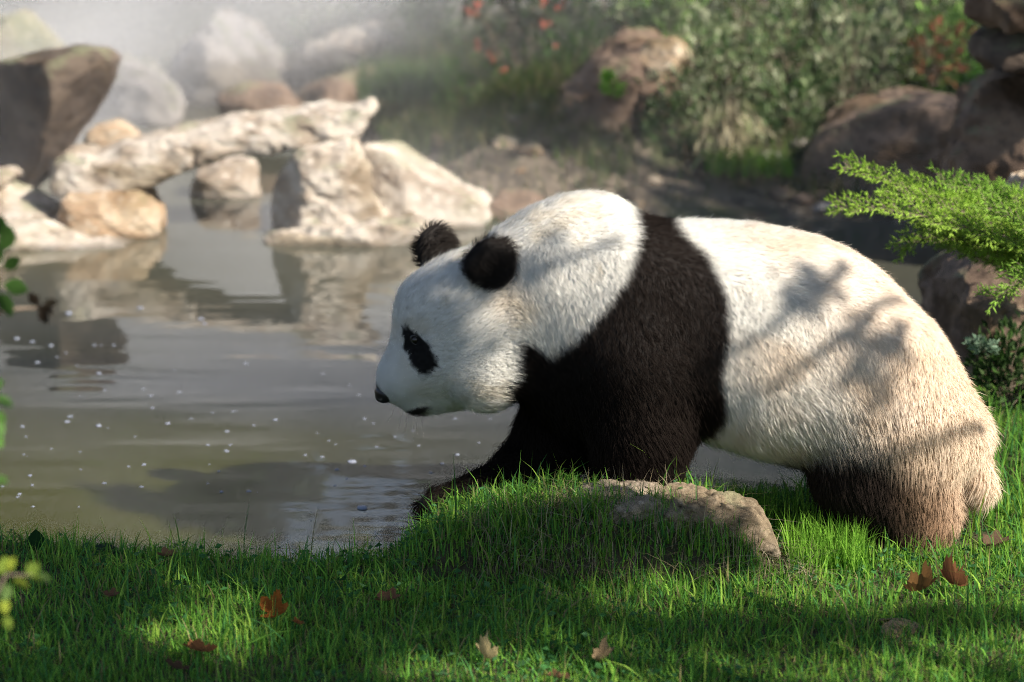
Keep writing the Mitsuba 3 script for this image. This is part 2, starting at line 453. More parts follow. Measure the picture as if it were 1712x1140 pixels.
def rock_bsdf(key, a, b, c, scale=9.0, bump=.004, rough=.85):
    # stained in patches, lichen on top, darker where the pond wets it
    def base(p, n, uv):
        f = mikit.fbm(p.x * scale, p.y * scale, p.z * scale, 4)
        g = mikit.fbm(p.x * scale * 4 + 7, p.y * scale * 4, p.z * scale * 4, 3)
        o = mikit.mix(a, b, mikit.smoothstep(.35, .65, f))
        o = mikit.mix(o, c, mikit.smoothstep(.55, .75, g) * .7)
        o = mikit.mix(o, mi.Color3f(o) * mi.Color3f(.62, .58, .50), mikit.smoothstep(.52, .66, mikit.fbm(p.x * 3.1 + 4, p.y * 3.1, p.z * 5.3, 4)))
        o = mikit.mix(o, (.17, .18, .10), .55 * mikit.smoothstep(.54, .68, mikit.fbm(p.x * 6.3 + 9, p.y * 6.3, p.z * 6.3, 4)) * mikit.smoothstep(.1, .7, n.z))
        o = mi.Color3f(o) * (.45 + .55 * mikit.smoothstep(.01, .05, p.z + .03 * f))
        return o * (.72 + .56 * mikit.fbm(p.x * scale * 14, p.y * scale * 14, p.z * scale * 14, 2))

    def hgt(p, n, uv):
        return mikit.fbm(p.x * scale * 1.7, p.y * scale * 1.7, p.z * scale * 2.6, 5)
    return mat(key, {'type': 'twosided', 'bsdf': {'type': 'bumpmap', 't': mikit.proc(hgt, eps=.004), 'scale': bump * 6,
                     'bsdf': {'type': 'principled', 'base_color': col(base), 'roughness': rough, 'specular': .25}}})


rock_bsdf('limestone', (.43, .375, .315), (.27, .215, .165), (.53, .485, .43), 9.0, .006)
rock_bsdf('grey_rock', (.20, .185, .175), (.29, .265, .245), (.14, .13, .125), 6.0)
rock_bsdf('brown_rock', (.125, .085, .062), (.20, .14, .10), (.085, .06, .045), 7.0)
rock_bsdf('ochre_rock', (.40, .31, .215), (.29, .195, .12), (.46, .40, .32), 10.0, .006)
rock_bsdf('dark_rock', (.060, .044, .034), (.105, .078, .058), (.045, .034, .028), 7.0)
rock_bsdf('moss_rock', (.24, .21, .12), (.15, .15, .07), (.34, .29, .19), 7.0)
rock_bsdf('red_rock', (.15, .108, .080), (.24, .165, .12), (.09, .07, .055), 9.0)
rock_bsdf('turf_stone', (.27, .215, .16), (.17, .135, .10), (.36, .30, .235), 20.0, .004)


def ground_col(p, n, uv):
    f = mikit.fbm(p.x * 2.2, p.y * 2.2, p.z * 2.2, 4)
    g = mikit.fbm(p.x * 9 + 5, p.y * 9, p.z * 9, 4)
    h = mikit.fbm(p.x * 40, p.y * 40, p.z * 40, 2)
    soil = mikit.mix((.062, .051, .039), (.135, .108, .080), mikit.smoothstep(.35, .68, g))
    soil = mikit.mix(soil, (.28, .225, .165), mikit.smoothstep(.60, .78, h) * .8)
    far = mikit.mix(soil, (.045, .060, .022), mikit.smoothstep(.47, .60, f) * .75 * mikit.smoothstep(.3, .55, g))
    near = mikit.mix((.035, .034, .018), (.055, .048, .028), g)
    far = mikit.mix(far, mikit.mix((.022, .028, .012), (.05, .055, .026), g), mikit.smoothstep(16.2, 18.0, p.y))
    return mikit.mix(near, far, mikit.smoothstep(8.2, 9.5, p.y))


def ground_bump(p, n, uv):
    return mikit.fbm(p.x * 16, p.y * 16, p.z * 16, 4)


mat('earth', {'type': 'twosided', 'bsdf': {'type': 'bumpmap', 't': mikit.proc(ground_bump, eps=.004), 'scale': .05,
              'bsdf': {'type': 'principled', 'base_color': col(ground_col), 'roughness': .9, 'specular': .15}}})


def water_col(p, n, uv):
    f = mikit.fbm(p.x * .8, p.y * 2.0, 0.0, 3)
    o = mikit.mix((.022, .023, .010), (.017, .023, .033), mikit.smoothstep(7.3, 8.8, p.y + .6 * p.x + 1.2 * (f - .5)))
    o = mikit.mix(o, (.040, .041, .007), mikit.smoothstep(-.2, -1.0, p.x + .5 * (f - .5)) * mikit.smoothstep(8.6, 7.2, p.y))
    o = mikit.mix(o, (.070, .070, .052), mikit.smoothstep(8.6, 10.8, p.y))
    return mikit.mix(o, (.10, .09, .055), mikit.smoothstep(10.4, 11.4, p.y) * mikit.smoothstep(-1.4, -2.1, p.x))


def water_bump(p, n, uv):
    w = p.x * .35 + .25 * mikit.fbm(p.x * .9, p.y * 1.5, 0, 2)
    a = mikit.fbm(w * 2.6, p.y * 3.1, .3, 3)
    b = mikit.noise(p.x * 3.0, p.y * 15.0, 2.0)
    return a + .06 * b


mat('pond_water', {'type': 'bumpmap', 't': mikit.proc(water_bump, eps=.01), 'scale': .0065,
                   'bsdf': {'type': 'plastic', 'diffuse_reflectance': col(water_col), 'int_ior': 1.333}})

# ------------------------------------------------------------------ ground and pond
POND = [(-7, 7.2), (-3, 6.85), (-1.25, 6.72), (-.75, 6.61), (-.50, 6.55), (-.32, 6.62), (-.1, 7.0), (.15, 7.1), (.5, 7.2), (.9, 7.3), (1.15, 7.75), (1.42, 8.7), (1.75, 10), (2.3, 11.6),
        (1.6, 12.0), (.9, 12.1), (.3, 12.0), (-.2, 12.05), (-.55, 12.3), (-.7, 13.3), (-.85, 15.0), (-1.3, 16.4), (-2.2, 17.0), (-4.5, 17.6), (-8, 16), (-9, 11)]


def stretch(lo, hi, step, far, grow=1.16):
    a = list(np.arange(lo, hi, step)); s = step
    while a[-1] < far: s *= grow; a.append(a[-1] + s)
    s = step
    while a[0] > -far: s *= grow; a.insert(0, a[0] - s)
    return np.array(a)


def height(x, y):
    q = np.stack([x, y], -1).reshape(-1, 2)
    d = seg_sd(POND, q).reshape(x.shape)
    p3 = np.stack([x, y, 0 * x], -1)
    n1, n2 = meshkit.fbm(p3 * .9, 4, 21) - .5, meshkit.fbm(p3 * 4.5, 4, 22) - .5
    dl = np.maximum(d, 0)
    near = .055 * sst(-.02, .08, d) + .02 * n2 * sst(0, .1, d)
    far = .42 * dl - .10 * np.clip(dl - .6, 0, 3) + .42 * n1 * sst(0, 1.2, dl) + .16 * n2 * sst(0, .4, dl) + .02
    far = far * (1 - sst(9, 22, dl)) + (3.6 + 3 * n1 + .02 * dl) * sst(9, 22, dl)
    right = .05 + .20 * np.clip(dl - .1, 0, 1.5) + .10 * n2 * sst(.1, .5, dl)
    wr = sst(1.0, 1.6, x) * sst(6.9, 7.6, y)
    z = near * (1 - wr) + right * wr
    k = sst(10.8, 12.0, y)
    z = z * (1 - k) + far * k
    # the turf mound under the forepaws
    m = sst(-.34, -.16, x) * (1 - sst(.44, .70, x)) * sst(6.29, 6.42, y + .03 * n2) * (1 - sst(6.60, 7.0, y))
    m *= .58 + .42 * sst(-.28, .12, x)
    m = m * (1 + .20 * sst(.02, .16, x) * (1 - sst(.36, .47, x)))
    z = z + .15 * m * (1 + .5 * n2)
    bed = -.05 - .45 * (1 - np.exp(np.minimum(d, 0) * 1.6)) + .03 * n2
    return np.where(d < 0, np.minimum(bed, 0) * sst(0, -.12, d) + z * (1 - sst(0, -.06, d)) * 0 - .012 * (d < 0), z)


gx_ = stretch(-2.6, 3.4, .045, 600)
gy_ = stretch(5.2, 17.0, .05, 600)
GX, GY = np.meshgrid(gx_, gy_)
GZ = height(GX, GY)
ni, nj = GX.shape
gi = np.arange(ni * nj).reshape(ni, nj)
gf = np.stack([gi[:-1, :-1], gi[:-1, 1:], gi[1:, 1:], gi[1:, :-1]], -1).reshape(-1, 4)
scene['ground'] = mikit.ply((np.stack([GX, GY, GZ], -1).reshape(-1, 3), gf), 'earth', smooth=True)
tag('ground', 'earth banks and slopes around the pond, bare brown soil behind it', kind='structure')
pond_poly = Polygon(POND).buffer(.35)
tv, tf_ = trimesh.creation.triangulate_polygon(pond_poly, engine='earcut')
scene['pond'] = mikit.ply((np.column_stack([tv, np.zeros(len(tv))]), tf_), 'pond_water', smooth=False)
tag('pond', 'murky grey olive pond water with slow ripples and reflections', kind='structure')
def zat(x, y): return float(height(np.array([[x]], float), np.array([[y]], float))[0, 0])


# ------------------------------------------------------------------ rocks
def stone(poly, y, w, R, amp=.03, res=None, cuts=(), seed=0, fine=.35, freq=1.0, lean=0.0, chips=16):
    """A rock with this side profile (pixels of the photograph, at y metres), half as thick as w metres, its edges rounded over R metres, worn by noise."""
    q = np.array([at_y(px, py, y)[[0, 2]] for px, py in poly])
    l2, h2 = q.min(0) - .05 - amp, q.max(0) + .05 + amp
    ex = abs(lean) * (h2[1] - l2[1])
    lo_ = np.array([l2[0], y - w - .08 - amp, l2[1]]); hi_ = np.array([h2[0], y + w + .08 + amp + ex, h2[1]])
    res = res or max(.012, float(np.cbrt(np.prod(hi_ - lo_)) / 60))
    n = np.ceil((hi_ - lo_) / res).astype(int) + 1
    xs, ys, zs = [lo_[i] + res * np.arange(n[i]) for i in range(3)]
    XX, ZZ = np.meshgrid(xs, zs, indexing='ij')
    sd = seg_sd(q, np.stack([XX, ZZ], -1).reshape(-1, 2)).reshape(XX.shape)
    P = np.stack(np.meshgrid(xs, ys, zs, indexing='ij'), -1)
    R = min(R, w)
    a_ = (sd + R)[:, None, :]
    b_ = np.abs(P[..., 1] - y - lean * (P[..., 2] - lo_[2])) - (w - R)
    F = np.sqrt(np.maximum(a_, 0) ** 2 + np.maximum(b_, 0) ** 2) + np.minimum(np.maximum(a_, b_), 0) - R
    for c, nn in cuts:
        nn = np.asarray(nn, float) / np.linalg.norm(nn)
        F = np.maximum(F, (P - np.asarray(c)) @ nn)
    s = 4.5 / max(hi_ - lo_) * freq
    rough_ = .35 + 1.3 * sst(.38, .62, meshkit.fbm(P * s * 1.3 + 40, 3, seed + 3))
    fine = fine * rough_
    F = F + amp * 2 * (meshkit.fbm(P * s, 3, seed) - .5) + amp * 2 * fine * (np.abs(meshkit.fbm(P * s * 4, 4, seed + 5) - .5) * 2 - .3)
    gg = np.random.default_rng(seed + 900)
    ins = P[F < 0]
    for k in range(chips):
        nn = gg.normal(size=3) * [1, 1, .8]; nn /= np.linalg.norm(nn)
        hmax = np.percentile(ins @ nn, 99.7)
        F = np.maximum(F, P @ nn - hmax + gg.uniform(.3, 1.5) * amp)
    F = F + amp * .9 * fine * (np.abs(meshkit.fbm(P * s * 9, 3, seed + 9) - .5) * 2 - .25)
    for ax in range(3):
        for end in (0, -1):
            sl = [slice(None)] * 3; sl[ax] = end
            F[tuple(sl)] = np.maximum(F[tuple(sl)], .001)
    v, f = surface_nets(ndimage.gaussian_filter(F, .6), lo_, res)
    return max(trimesh.Trimesh(v, f).split(only_watertight=False), key=lambda m: len(m.faces))


def boulder(c, r, seed, amp=.08, sub=4, planes=11):
    g = np.random.default_rng(seed)
    m = trimesh.creation.icosphere(sub)
    d = m.vertices
    n = g.normal(size=(planes, 3)); n /= np.linalg.norm(n, axis=1, keepdims=True)
    o = g.uniform(.62, .95, planes)
    dots = d @ n.T
    rad = np.min(np.where(dots > .05, o / np.maximum(dots, .05), 1.4), axis=1)
    rad = np.minimum(rad, 1.15)
    v = d * rad[:, None]
    v *= (1 + amp * 2 * (meshkit.fbm(d * 2.5, 4, seed) - .5) + amp * (meshkit.fbm(d * 9, 3, seed + 1) - .5))[:, None]
    return trimesh.Trimesh(v * np.asarray(r) + np.asarray(c), m.faces, process=False)


def rock(mesh, bsdf, label, group=None, key='rock', cat='rock'):
    return tag(put(key, mesh, bsdf, smooth=40), label, cat, group)


# the natural stone bridge over the pond
DB = 11.75
rock(stone([(82, 304), (92, 276), (120, 256), (160, 262), (210, 240), (260, 232), (330, 220), (400, 204), (470, 194), (540, 184), (585, 186), (622, 176), (626, 184), (608, 204), (604, 220), (560, 234), (500, 244), (440, 254), (380, 258), (330, 270), (285, 288), (250, 300), (215, 312), (170, 326), (125, 332), (90, 322)],
           DB, .19, .045, .030, chips=0, cuts=[((0, DB - .14, .46), (.03, -.9, .35))], seed=3, lean=.25, fine=.8, freq=1.6), 'limestone', 'long pale stone slab lying across two rock pillars above the pond', key='bridge_slab', cat='rock slab')
rock(stone([(455, 425), (450, 370), (462, 320), (470, 262), (500, 244), (560, 232), (596, 222), (606, 262), (618, 320), (650, 362), (690, 380), (700, 425)], DB, .24, .16, .035, seed=8, fine=.9, freq=1.5),
     'limestone', 'pale knobbly pillar carrying the right end of the stone slab', key='rock_pillar', cat='rock')
rock(stone([(110, 420), (108, 350), (120, 322), (180, 314), (235, 305), (262, 345), (272, 400), (272, 430), (110, 430)], DB - .05, .24, .12, .03, seed=12, fine=1.2, freq=1.8),
     'ochre_rock', 'orange tinted pillar carrying the left end of the stone slab', key='rock_pillar', cat='rock')
rock(stone([(-80, 440), (-70, 378), (0, 376), (60, 372), (110, 386), (180, 398), (240, 406), (275, 413), (285, 440)], DB - .30, .22, .07, .035, seed=14, fine=.8, freq=2), 'limestone', 'low white crusted ledge along the water at the foot of the orange pillar', key='rock_ledge', cat='rock')
rock(stone([(430, 420), (440, 398), (500, 385), (560, 380), (640, 372), (690, 366), (715, 380), (725, 420)], DB - .22, .2, .06, .04, seed=15, fine=.9, freq=2.5), 'limestone', 'low rubble ledge at the waterline below the right bridge pillar', key='rock_ledge', cat='rock')
# left of the bridge
rock(stone([(-120, 330), (-120, 120), (0, 108), (70, 96), (125, 84), (165, 88), (188, 108), (180, 140), (150, 190), (115, 240), (88, 285), (60, 330)], 12.1, .42, .12, .035, seed=21, fine=.3,
           cuts=[((at_y(150, 150, 12.1) + [0, -.40, 0]), (-.80, -.60, .02)), ((at_y(150, 160, 12.1) + [.02, 0, 0]), (.78, -.50, -.45))]), 'dark_rock', 'big dark brown boulder with one lit facet behind the left end of the slab')
rock(stone([(-90, 400), (-90, 290), (-20, 272), (30, 278), (40, 292), (10, 310), (60, 330), (110, 350), (115, 400)], 11.9, .3, .10, .03, seed=23), 'limestone', 'pale rock at the left edge under the dark brown boulder')
rock(stone([(140, 250), (150, 215), (190, 205), (225, 212), (240, 240), (235, 262), (140, 262)], 12.3, .2, .08, .02, seed=24), 'ochre_rock', 'small brown rock behind the slab beside the dark boulder')
rock(stone([(110, 205), (150, 150), (180, 112), (215, 106), (245, 120), (280, 150), (302, 182), (305, 205)], 15.6, .5, .2, .05, seed=26, cuts=[((at_y(240, 150, 15.6) + [0, -.42, 0]), (-.75, -.65, .1))], fine=.9, freq=1.5), 'grey_rock', 'pointed grey rock in the misty water behind the slab')
rock(stone([(318, 345), (326, 300), (332, 272), (380, 268), (428, 264), (432, 300), (440, 345)], 12.75, .2, .10, .02, seed=28), 'limestone', 'small squared pale rock standing in the water under the slab', cat='rock')
rock(stone([(355, 200), (372, 168), (400, 146), (430, 140), (470, 150), (492, 175), (500, 215)], 14.6, .3, .2, .05, seed=29, fine=.8), 'brown_rock', 'rounded brown grey rock just behind the middle of the slab')
rock(stone([(272, 190), (290, 120), (325, 72), (352, 48), (366, 26), (384, 40), (420, 62), (450, 95), (470, 135), (478, 190)], 16.6, .65, .28, .07, seed=31, chips=8, fine=.9, freq=1.5), 'grey_rock', 'large pointed grey boulder half lost in the mist')
rock(stone([(-60, 150), (-60, 50), (0, 36), (40, 36), (80, 52), (105, 80), (118, 150)], 16.0, .5, .25, .06, seed=33, fine=.9, freq=1.6), 'moss_rock', 'mossy yellow brown boulder at the upper left edge')
rock(stone([(120, 90), (140, 62), (165, 40), (200, 56), (225, 84), (230, 110), (120, 110)], 17.8, .3, .2, .05, seed=34), 'limestone', 'pale faint rock on the misty slope between the yellow boulder and the pointed boulder')
rock(stone([(470, 230), (480, 160), (520, 130), (570, 100), (620, 95), (640, 130), (650, 230)], 15.4, .5, .25, .09, seed=36, fine=.6), 'brown_rock', 'dim brown rock on the misty bank right of the large pointed boulder')
rock(stone([(505, 110), (520, 80), (560, 55), (605, 40), (650, 60), (660, 110)], 16.6, .4, .2, .08, seed=37, fine=.6), 'limestone', 'pale scrubby rock high on the misty bank above the dim brown rock')
# right of the bridge
rock(stone([(590, 420), (596, 260), (610, 234), (660, 246), (720, 285), (770, 310), (815, 328), (830, 350), (832, 420)], 12.15, .42, .14, .03, seed=41,
           cuts=[((at_y(650, 290, 12.15) + [0, -.36, 0]), (-.75, -.62, .05))]), 'limestone', 'pale sloping wedge of rock behind the right bridge pillar')
rock(boulder(at_y(852, 352, 11.95), (.16, .18, .085), 43), 'brown_rock', 'small dark stone with a grassy top at the far shore, left of the panda')
rock(stone([(880, 270), (910, 205), (950, 150), (1000, 95), (1045, 62), (1090, 66), (1135, 84), (1150, 120), (1140, 180), (1120, 230), (1110, 270)], 13.1, .45, .22, .05, seed=46, fine=.7, freq=1.6, chips=9), 'brown_rock', 'brown conical rock rising from the far bank above the panda')
rock(boulder(at_y(1106, 98, 12.75), (.12, .12, .11), 47), 'ochre_rock', 'orange lit knob of stone at the top of the brown conical rock')
rock(stone([(1310, 320), (1350, 262), (1388, 216), (1430, 186), (1520, 164), (1580, 157), (1622, 168), (1640, 200), (1650, 320)], 12.4, .4, .10, .035, seed=49, fine=1.0, freq=1.7, cuts=[((at_y(1480, 215, 12.4) + [0, -.28, 0]), (-.35, -.85, .12))]), 'red_rock', 'flat topped reddish rock on the far bank below the bushes')
rock(stone([(1585, 330), (1592, 250), (1610, 200), (1640, 150), (1690, 120), (1760, 110), (1800, 330)], 11.0, .4, .16, .05, seed=51, fine=.9, freq=1.6), 'brown_rock', 'tall brown boulder at the right edge under the overhanging rocks')
rock(stone([(1632, 92), (1640, 62), (1690, 38), (1760, 20), (1840, 40), (1840, 110), (1700, 112), (1650, 106)], 10.6, .35, .09, .03, seed=53, fine=.5), 'dark_rock', 'lower rounded slab of the overhanging rocks at the upper right corner')
rock(stone([(1618, 6), (1630, -22), (1700, -60), (1840, -60), (1840, 24), (1730, 34), (1660, 46), (1628, 28)], 10.5, .35, .09, .03, seed=54, fine=.5), 'brown_rock', 'upper slab of the overhanging rocks at the upper right corner')
rock(stone([(1760, 330), (1755, 60), (1800, 20), (1900, 20), (1900, 330)], 10.8, .35, .12, .04, seed=55, fine=.5), 'red_rock', 'brown rock column outside the right edge carrying the overhanging slabs')
rock(stone([(1556, 640), (1560, 520), (1572, 460), (1590, 418), (1640, 395), (1720, 380), (1800, 400), (1800, 640)], 8.75, .35, .12, .045, seed=57, fine=1.0, freq=1.6), 'brown_rock', 'rough porous dark rock under the juniper branches')
rock(stone([(1672, 340), (1676, 312), (1700, 296), (1760, 290), (1800, 340)], 8.9, .2, .06, .03, seed=58, fine=.9), 'ochre_rock', 'knobbly brown rock top just above the juniper at the right edge')
# the flat stone in the mound
rock(stone([(940, 900), (950, 838), (1000, 823), (1060, 822), (1110, 828), (1160, 832), (1215, 838), (1255, 850), (1285, 869), (1304, 892), (1310, 912), (1294, 922), (1262, 900), (1235, 925), (1100, 925)], 6.50, .105, .03, .015, res=.007, seed=61, fine=1.4, freq=3.2, chips=12),
     'turf_stone', 'flat tan stone set in the turf mound in front of the panda', key='flat_stone', cat='stone')
# stones strewn on the far bank
g = np.random.default_rng(5)
for k in range(46):
    x, d = g.uniform(-.55, 2.2), g.uniform(.02, 1.2)
    y = 12.05 + d
    r = g.uniform(.018, .06)
    m = boulder((x, y, zat(x, y) + r * .2), (r * 1.3, r, r * .75), 300 + k, sub=2)
    rock(m, ['red_rock', 'grey_rock', 'ochre_rock'][k % 3], 'small stone lying on the bare far bank', 'small stones on the far bank', key='small_stone', cat='stone')
# ------------------------------------------------------------------ plants
def at_ground(px, py, y0=5.0, y1=40.0, lift=0.0):
    """Where the ray of this pixel meets the ground."""
    d = ray(px, py)
    ys = np.arange(y0, y1, .02)
    P = EYE + ys[:, None] / d[1] * d
    h = height(P[:, 0], P[:, 1]) + lift
    k = np.argmax(P[:, 2] < np.maximum(h, 0))
    return P[k] if P[k, 2] < max(h[k], 0) else P[-1]


def leaf_mat(key, trans=.9, rough=.42):
    mat(key, {'type': 'principledthin', 'base_color': {'type': 'mesh_attribute', 'name': 'vertex_color'}, 'roughness': rough, 'diff_trans': trans, 'eta': 1.4})


leaf_mat('leaf')
leaf_mat('grass_blade', 1.1, .33)
leaf_mat('juniper_scale', .35, .5)
mat('bark', {'type': 'twosided', 'bsdf': {'type': 'principled', 'base_color': col(lambda p, n, uv: mikit.mix((.10, .072, .05), (.20, .155, .115), mikit.fbm(p.x * 30, p.y * 30, p.z * 8, 3))), 'roughness': .85}})
mat('berry', {'type': 'principled', 'base_color': rgb(.34, .07, .035), 'roughness': .3, 'specular': .5})
mat('dead_leaf', {'type': 'principledthin', 'base_color': {'type': 'mesh_attribute', 'name': 'vertex_color'}, 'roughness': .5, 'diff_trans': .7, 'eta': 1.4})


def unit(a): return a / (np.linalg.norm(a, axis=-1, keepdims=True) + 1e-9)


def leaf_mesh(c, out, size, colr, g, aspect=.45, fold=.25):
    """Pointed leaves, each two faces folded along the midrib, growing from c along out."""
    n = len(c)
    out = unit(out); r = g.normal(size=(n, 3)); s = unit(np.cross(out, r)); up = np.cross(s, out)
    size = np.broadcast_to(size, n)[:, None]
    b, t = c, c + out * size - up * size * .12
    m = c + out * size * .45
    l_, r_ = m + s * size * aspect * .5 + up * size * fold * aspect, m - s * size * aspect * .5 + up * size * fold * aspect
    v = np.stack([b, l_, t, r_], 1).reshape(-1, 3)
    o = np.arange(n)[:, None] * 4
    f = np.concatenate([o + [0, 2, 1], o + [0, 3, 2]], 1).reshape(-1, 3)
    return v, f, np.repeat(colr, 4, 0)


def tube(pts, radii, sides=6):
    pts = np.asarray(pts, float); n = len(pts)
    d = unit(np.gradient(pts, axis=0))
    s = unit(np.cross(d, [.3, .2, .93])); u = np.cross(d, s)
    a = np.arange(sides) * 2 * np.pi / sides
    v = (pts[:, None] + np.asarray(radii, float).reshape(-1, 1, 1) * (s[:, None] * np.cos(a)[None, :, None] + u[:, None] * np.sin(a)[None, :, None])).reshape(-1, 3)
    f = []
    for i in range(n - 1):
        for k in range(sides):
            j = (k + 1) % sides
            f.append((i * sides + k, i * sides + j, (i + 1) * sides + j, (i + 1) * sides + k))
    return v, np.array(f)


def join(parts):
    vs, fs, at = [], [], 0
    for v, f in parts:
        f = np.asarray(f)
        if f.shape[1] == 4: f = np.vstack([f[:, [0, 1, 2]], f[:, [0, 2, 3]]])
        vs.append(np.asarray(v)); fs.append(f + at); at += len(v)
    return np.vstack(vs), np.vstack(fs)


def limb(a, b, r0, r1, g, bend=.12, n=6):
    a, b = np.asarray(a, float), np.asarray(b, float)
    t = np.linspace(0, 1, n)[:, None]
    L = np.linalg.norm(b - a)
    return tube(a + (b - a) * t + np.sin(t * np.pi) * g.normal(size=3) * bend * L + g.normal(size=(n, 3)) * L * .012, r0 + (r1 - r0) * t[:, 0], 6)


def palette(n, cols, g, var=.25):
    c = np.asarray(cols)[g.integers(0, len(cols), n)]
    return c * (1 + var * g.normal(size=(n, 1))).clip(.45, 1.7)


GREY_GREEN = [(.15, .215, .10), (.25, .30, .16), (.075, .13, .05), (.40, .42, .28)]
FRESH = [(.19, .34, .08), (.25, .42, .10), (.13, .25, .06)]
DARK = [(.04, .075, .028), (.055, .095, .035), (.075, .115, .045)]
DRY = [(.30, .25, .15), (.36, .31, .20), (.22, .20, .10)]


def new(name):
    k, n = name, 0
    while k in labels or any(s.startswith(k + '__') for s in scene):
        n += 1; k = f'{name}_{n:03d}'
    return k


def bush(name, c, r, n, size, cols, label, seed, group=None, aspect=.45, droop=0.0, berries=0, shoots=26):
    """A shrub: stems from the ground, leaves along shoots that spread through its volume."""
    g = np.random.default_rng(seed)
    c, r = np.asarray(c, float), np.asarray(r, float)
    key = new(name)
    base = np.array([c[0], c[1], c[2] - r[2] * .95])
    ends = c + unit(g.normal(size=(shoots, 3)) * [1, 1, .9] + [0, 0, .35]) * r * g.uniform(.75, 1.08, (shoots, 1))
    mids = base + (ends - base) * .5 + g.normal(size=(shoots, 3)) * r * .13 + [0, 0, r[2] * .15]
    rs = float(r.mean())
    scene[f'{key}__stems'] = mikit.ply(join([tube([base + g.normal(size=3) * r * .06, m, e], [rs * .022, rs * .013, rs * .004], 4) for m, e in zip(mids, ends)]), 'bark', smooth=False)
    k = g.integers(0, shoots, n); t = g.beta(2.6, 1.1, n)[:, None]
    a = (1 - t) ** 2 * base + 2 * t * (1 - t) * mids[k] + t * t * ends[k]
    spread = g.normal(size=(n, 3)) * r * .13
    p = a + spread
    out = unit(spread + .5 * (ends[k] - mids[k]) + g.normal(size=(n, 3)) * rs * .12 + [0, 0, rs * (.05 - droop)])
    cl = palette(n, cols, g) * (.8 + .5 * g.random(shoots))[k][:, None]
    v, f, cc = leaf_mesh(p, out, size * g.uniform(.6, 1.25, n), cl, g, aspect)
    scene[f'{key}__foliage'] = mikit.ply((v, f), 'leaf', smooth=False, color=cc)
    labels[f'{key}__foliage'] = {'kind': 'stuff'}
    if berries:
        s = trimesh.creation.icosphere(1, 1.0)
        bp = []
        for q in range(berries):
            j = g.integers(0, shoots); t_ = g.uniform(.7, 1.0)
            cen = mids[j] * (1 - t_) + ends[j] * t_ + g.normal(size=3) * r * .06 - [0, r[1] * .1, 0]
            for w in range(5):
                bp.append((s.vertices * .011 + cen + g.normal(size=3) * .014, s.faces))
        scene[f'{key}__berries'] = mikit.ply(join(bp), 'berry', smooth=True)
        labels[f'{key}__berries'] = {'kind': 'stuff', 'label': 'clusters of orange red berries'}
    return tag(key, label, 'bush' if name.endswith('bush') or name.endswith('shrub') else 'plant', group)


def bush_px(name, px, py, rpx, n, size, cols, label, seed, y=None, ry=1.0, **kw):
    y = y or at_ground(px, py + rpx * .6)[1]
    r = rpx / FOCAL * y * 1.02
    return bush(name, at_y(px, py, y), (r, r * .85, r * ry), n, size, cols, label, seed, **kw)


bush_px('grey_green_shrub', 1172, 150, 105, 930, 0.053, GREY_GREEN + [(.24, .25, .16)], 'grey green shrub just right of the brown conical rock', 101, y=12.75)
bush_px('grey_green_shrub', 1290, 70, 125, 1240, 0.056, GREY_GREEN + [(.16, .19, .09)], 'wide grey green shrub in the middle of the far slope above the panda\'s back', 102, y=13.0)
bush_px('grey_green_shrub', 1420, 90, 115, 1178, 0.053, GREY_GREEN + [(.2, .21, .13)], 'grey green shrub above the flat topped reddish rock', 103, y=12.95)
bush_px('grey_green_shrub', 1530, 20, 110, 1054, 0.056, GREY_GREEN, 'grey green shrub at the top of the slope left of the overhanging rocks', 104, y=13.5)
bush_px('light_green_bush', 1600, 120, 105, 930, 0.065, FRESH + [(.2, .3, .09)], 'fresh light green bush between the grey shrubs and the overhanging rocks', 105, y=13.2)
bush_px('light_green_bush', 1700, 150, 70, 434, 0.062, FRESH, 'light green bush peeping out below the overhanging rocks', 106, y=13.0)
bush_px('red_leaved_bush', 1560, 80, 62, 186, 0.070, [(.20, .08, .05), (.15, .08, .045), (.10, .15, .05), (.12, .18, .06)], 'sparse bush with reddish leaves in front of the light green bush', 107, y=12.8)
bush_px('berry_bush', 1010, 10, 110, 1240, 0.053, DARK + [(.10, .17, .05)], 'dark green bush with orange red berries above the brown conical rock', 108, y=14.2, berries=16)
bush_px('berry_bush', 860, 50, 90, 930, 0.053, DARK + [(.08, .06, .04)], 'dark reddish bush with berries at the top centre left of the conical rock', 109, y=14.0, berries=12)
bush_px('light_green_bush', 1130, 20, 85, 806, 0.056, FRESH + GREY_GREEN, 'leafy mid green bush behind the top of the conical rock', 110, y=13.9)
bush_px('pale_misty_bush', 715, 15, 60, 700, .045, [(.13, .20, .08), (.10, .15, .06)], 'pale green bush in the mist at the top, left of the berry bushes', 111, y=16.2)
bush_px('arching_dry_plant', 1212, 205, 58, 170, .105, [(.48, .42, .28), (.42, .38, .26), (.25, .28, .14)], 'pale dry arching plant hanging over the far bank below the shrubs', 112, y=12.45, aspect=.16, droop=.9)
bush_px('dark_bush', 960, 130, 80, 682, 0.053, DARK, 'dark shaded bush on the left side of the conical rock', 113, y=13.6)
bush_px('dark_bush', 1330, 190, 75, 682, 0.053, DARK + GREY_GREEN, 'dark bush just left of the flat topped reddish rock', 114, y=12.7)
bush_px('dark_bush', 1130, 215, 55, 434, 0.046, DARK, 'low dark bush at the right foot of the conical rock', 115, y=12.6)
bush_px('dark_bush', 790, 170, 70, 496, 0.053, DARK, 'dark misty bush on the bank left of the conical rock', 116, y=13.6)
bush_px('dark_bush', 555, 60, 70, 434, 0.062, DARK + GREY_GREEN, 'dim grey bush in the mist right of the large pointed boulder', 117, y=17.0)
bush_px('leafy_sprig', 1026, 140, 17, 60, .05, [(.16, .34, .04), (.2, .38, .06)], 'small bright green sprig on the front of the conical rock', 118, y=12.6, shoots=6)


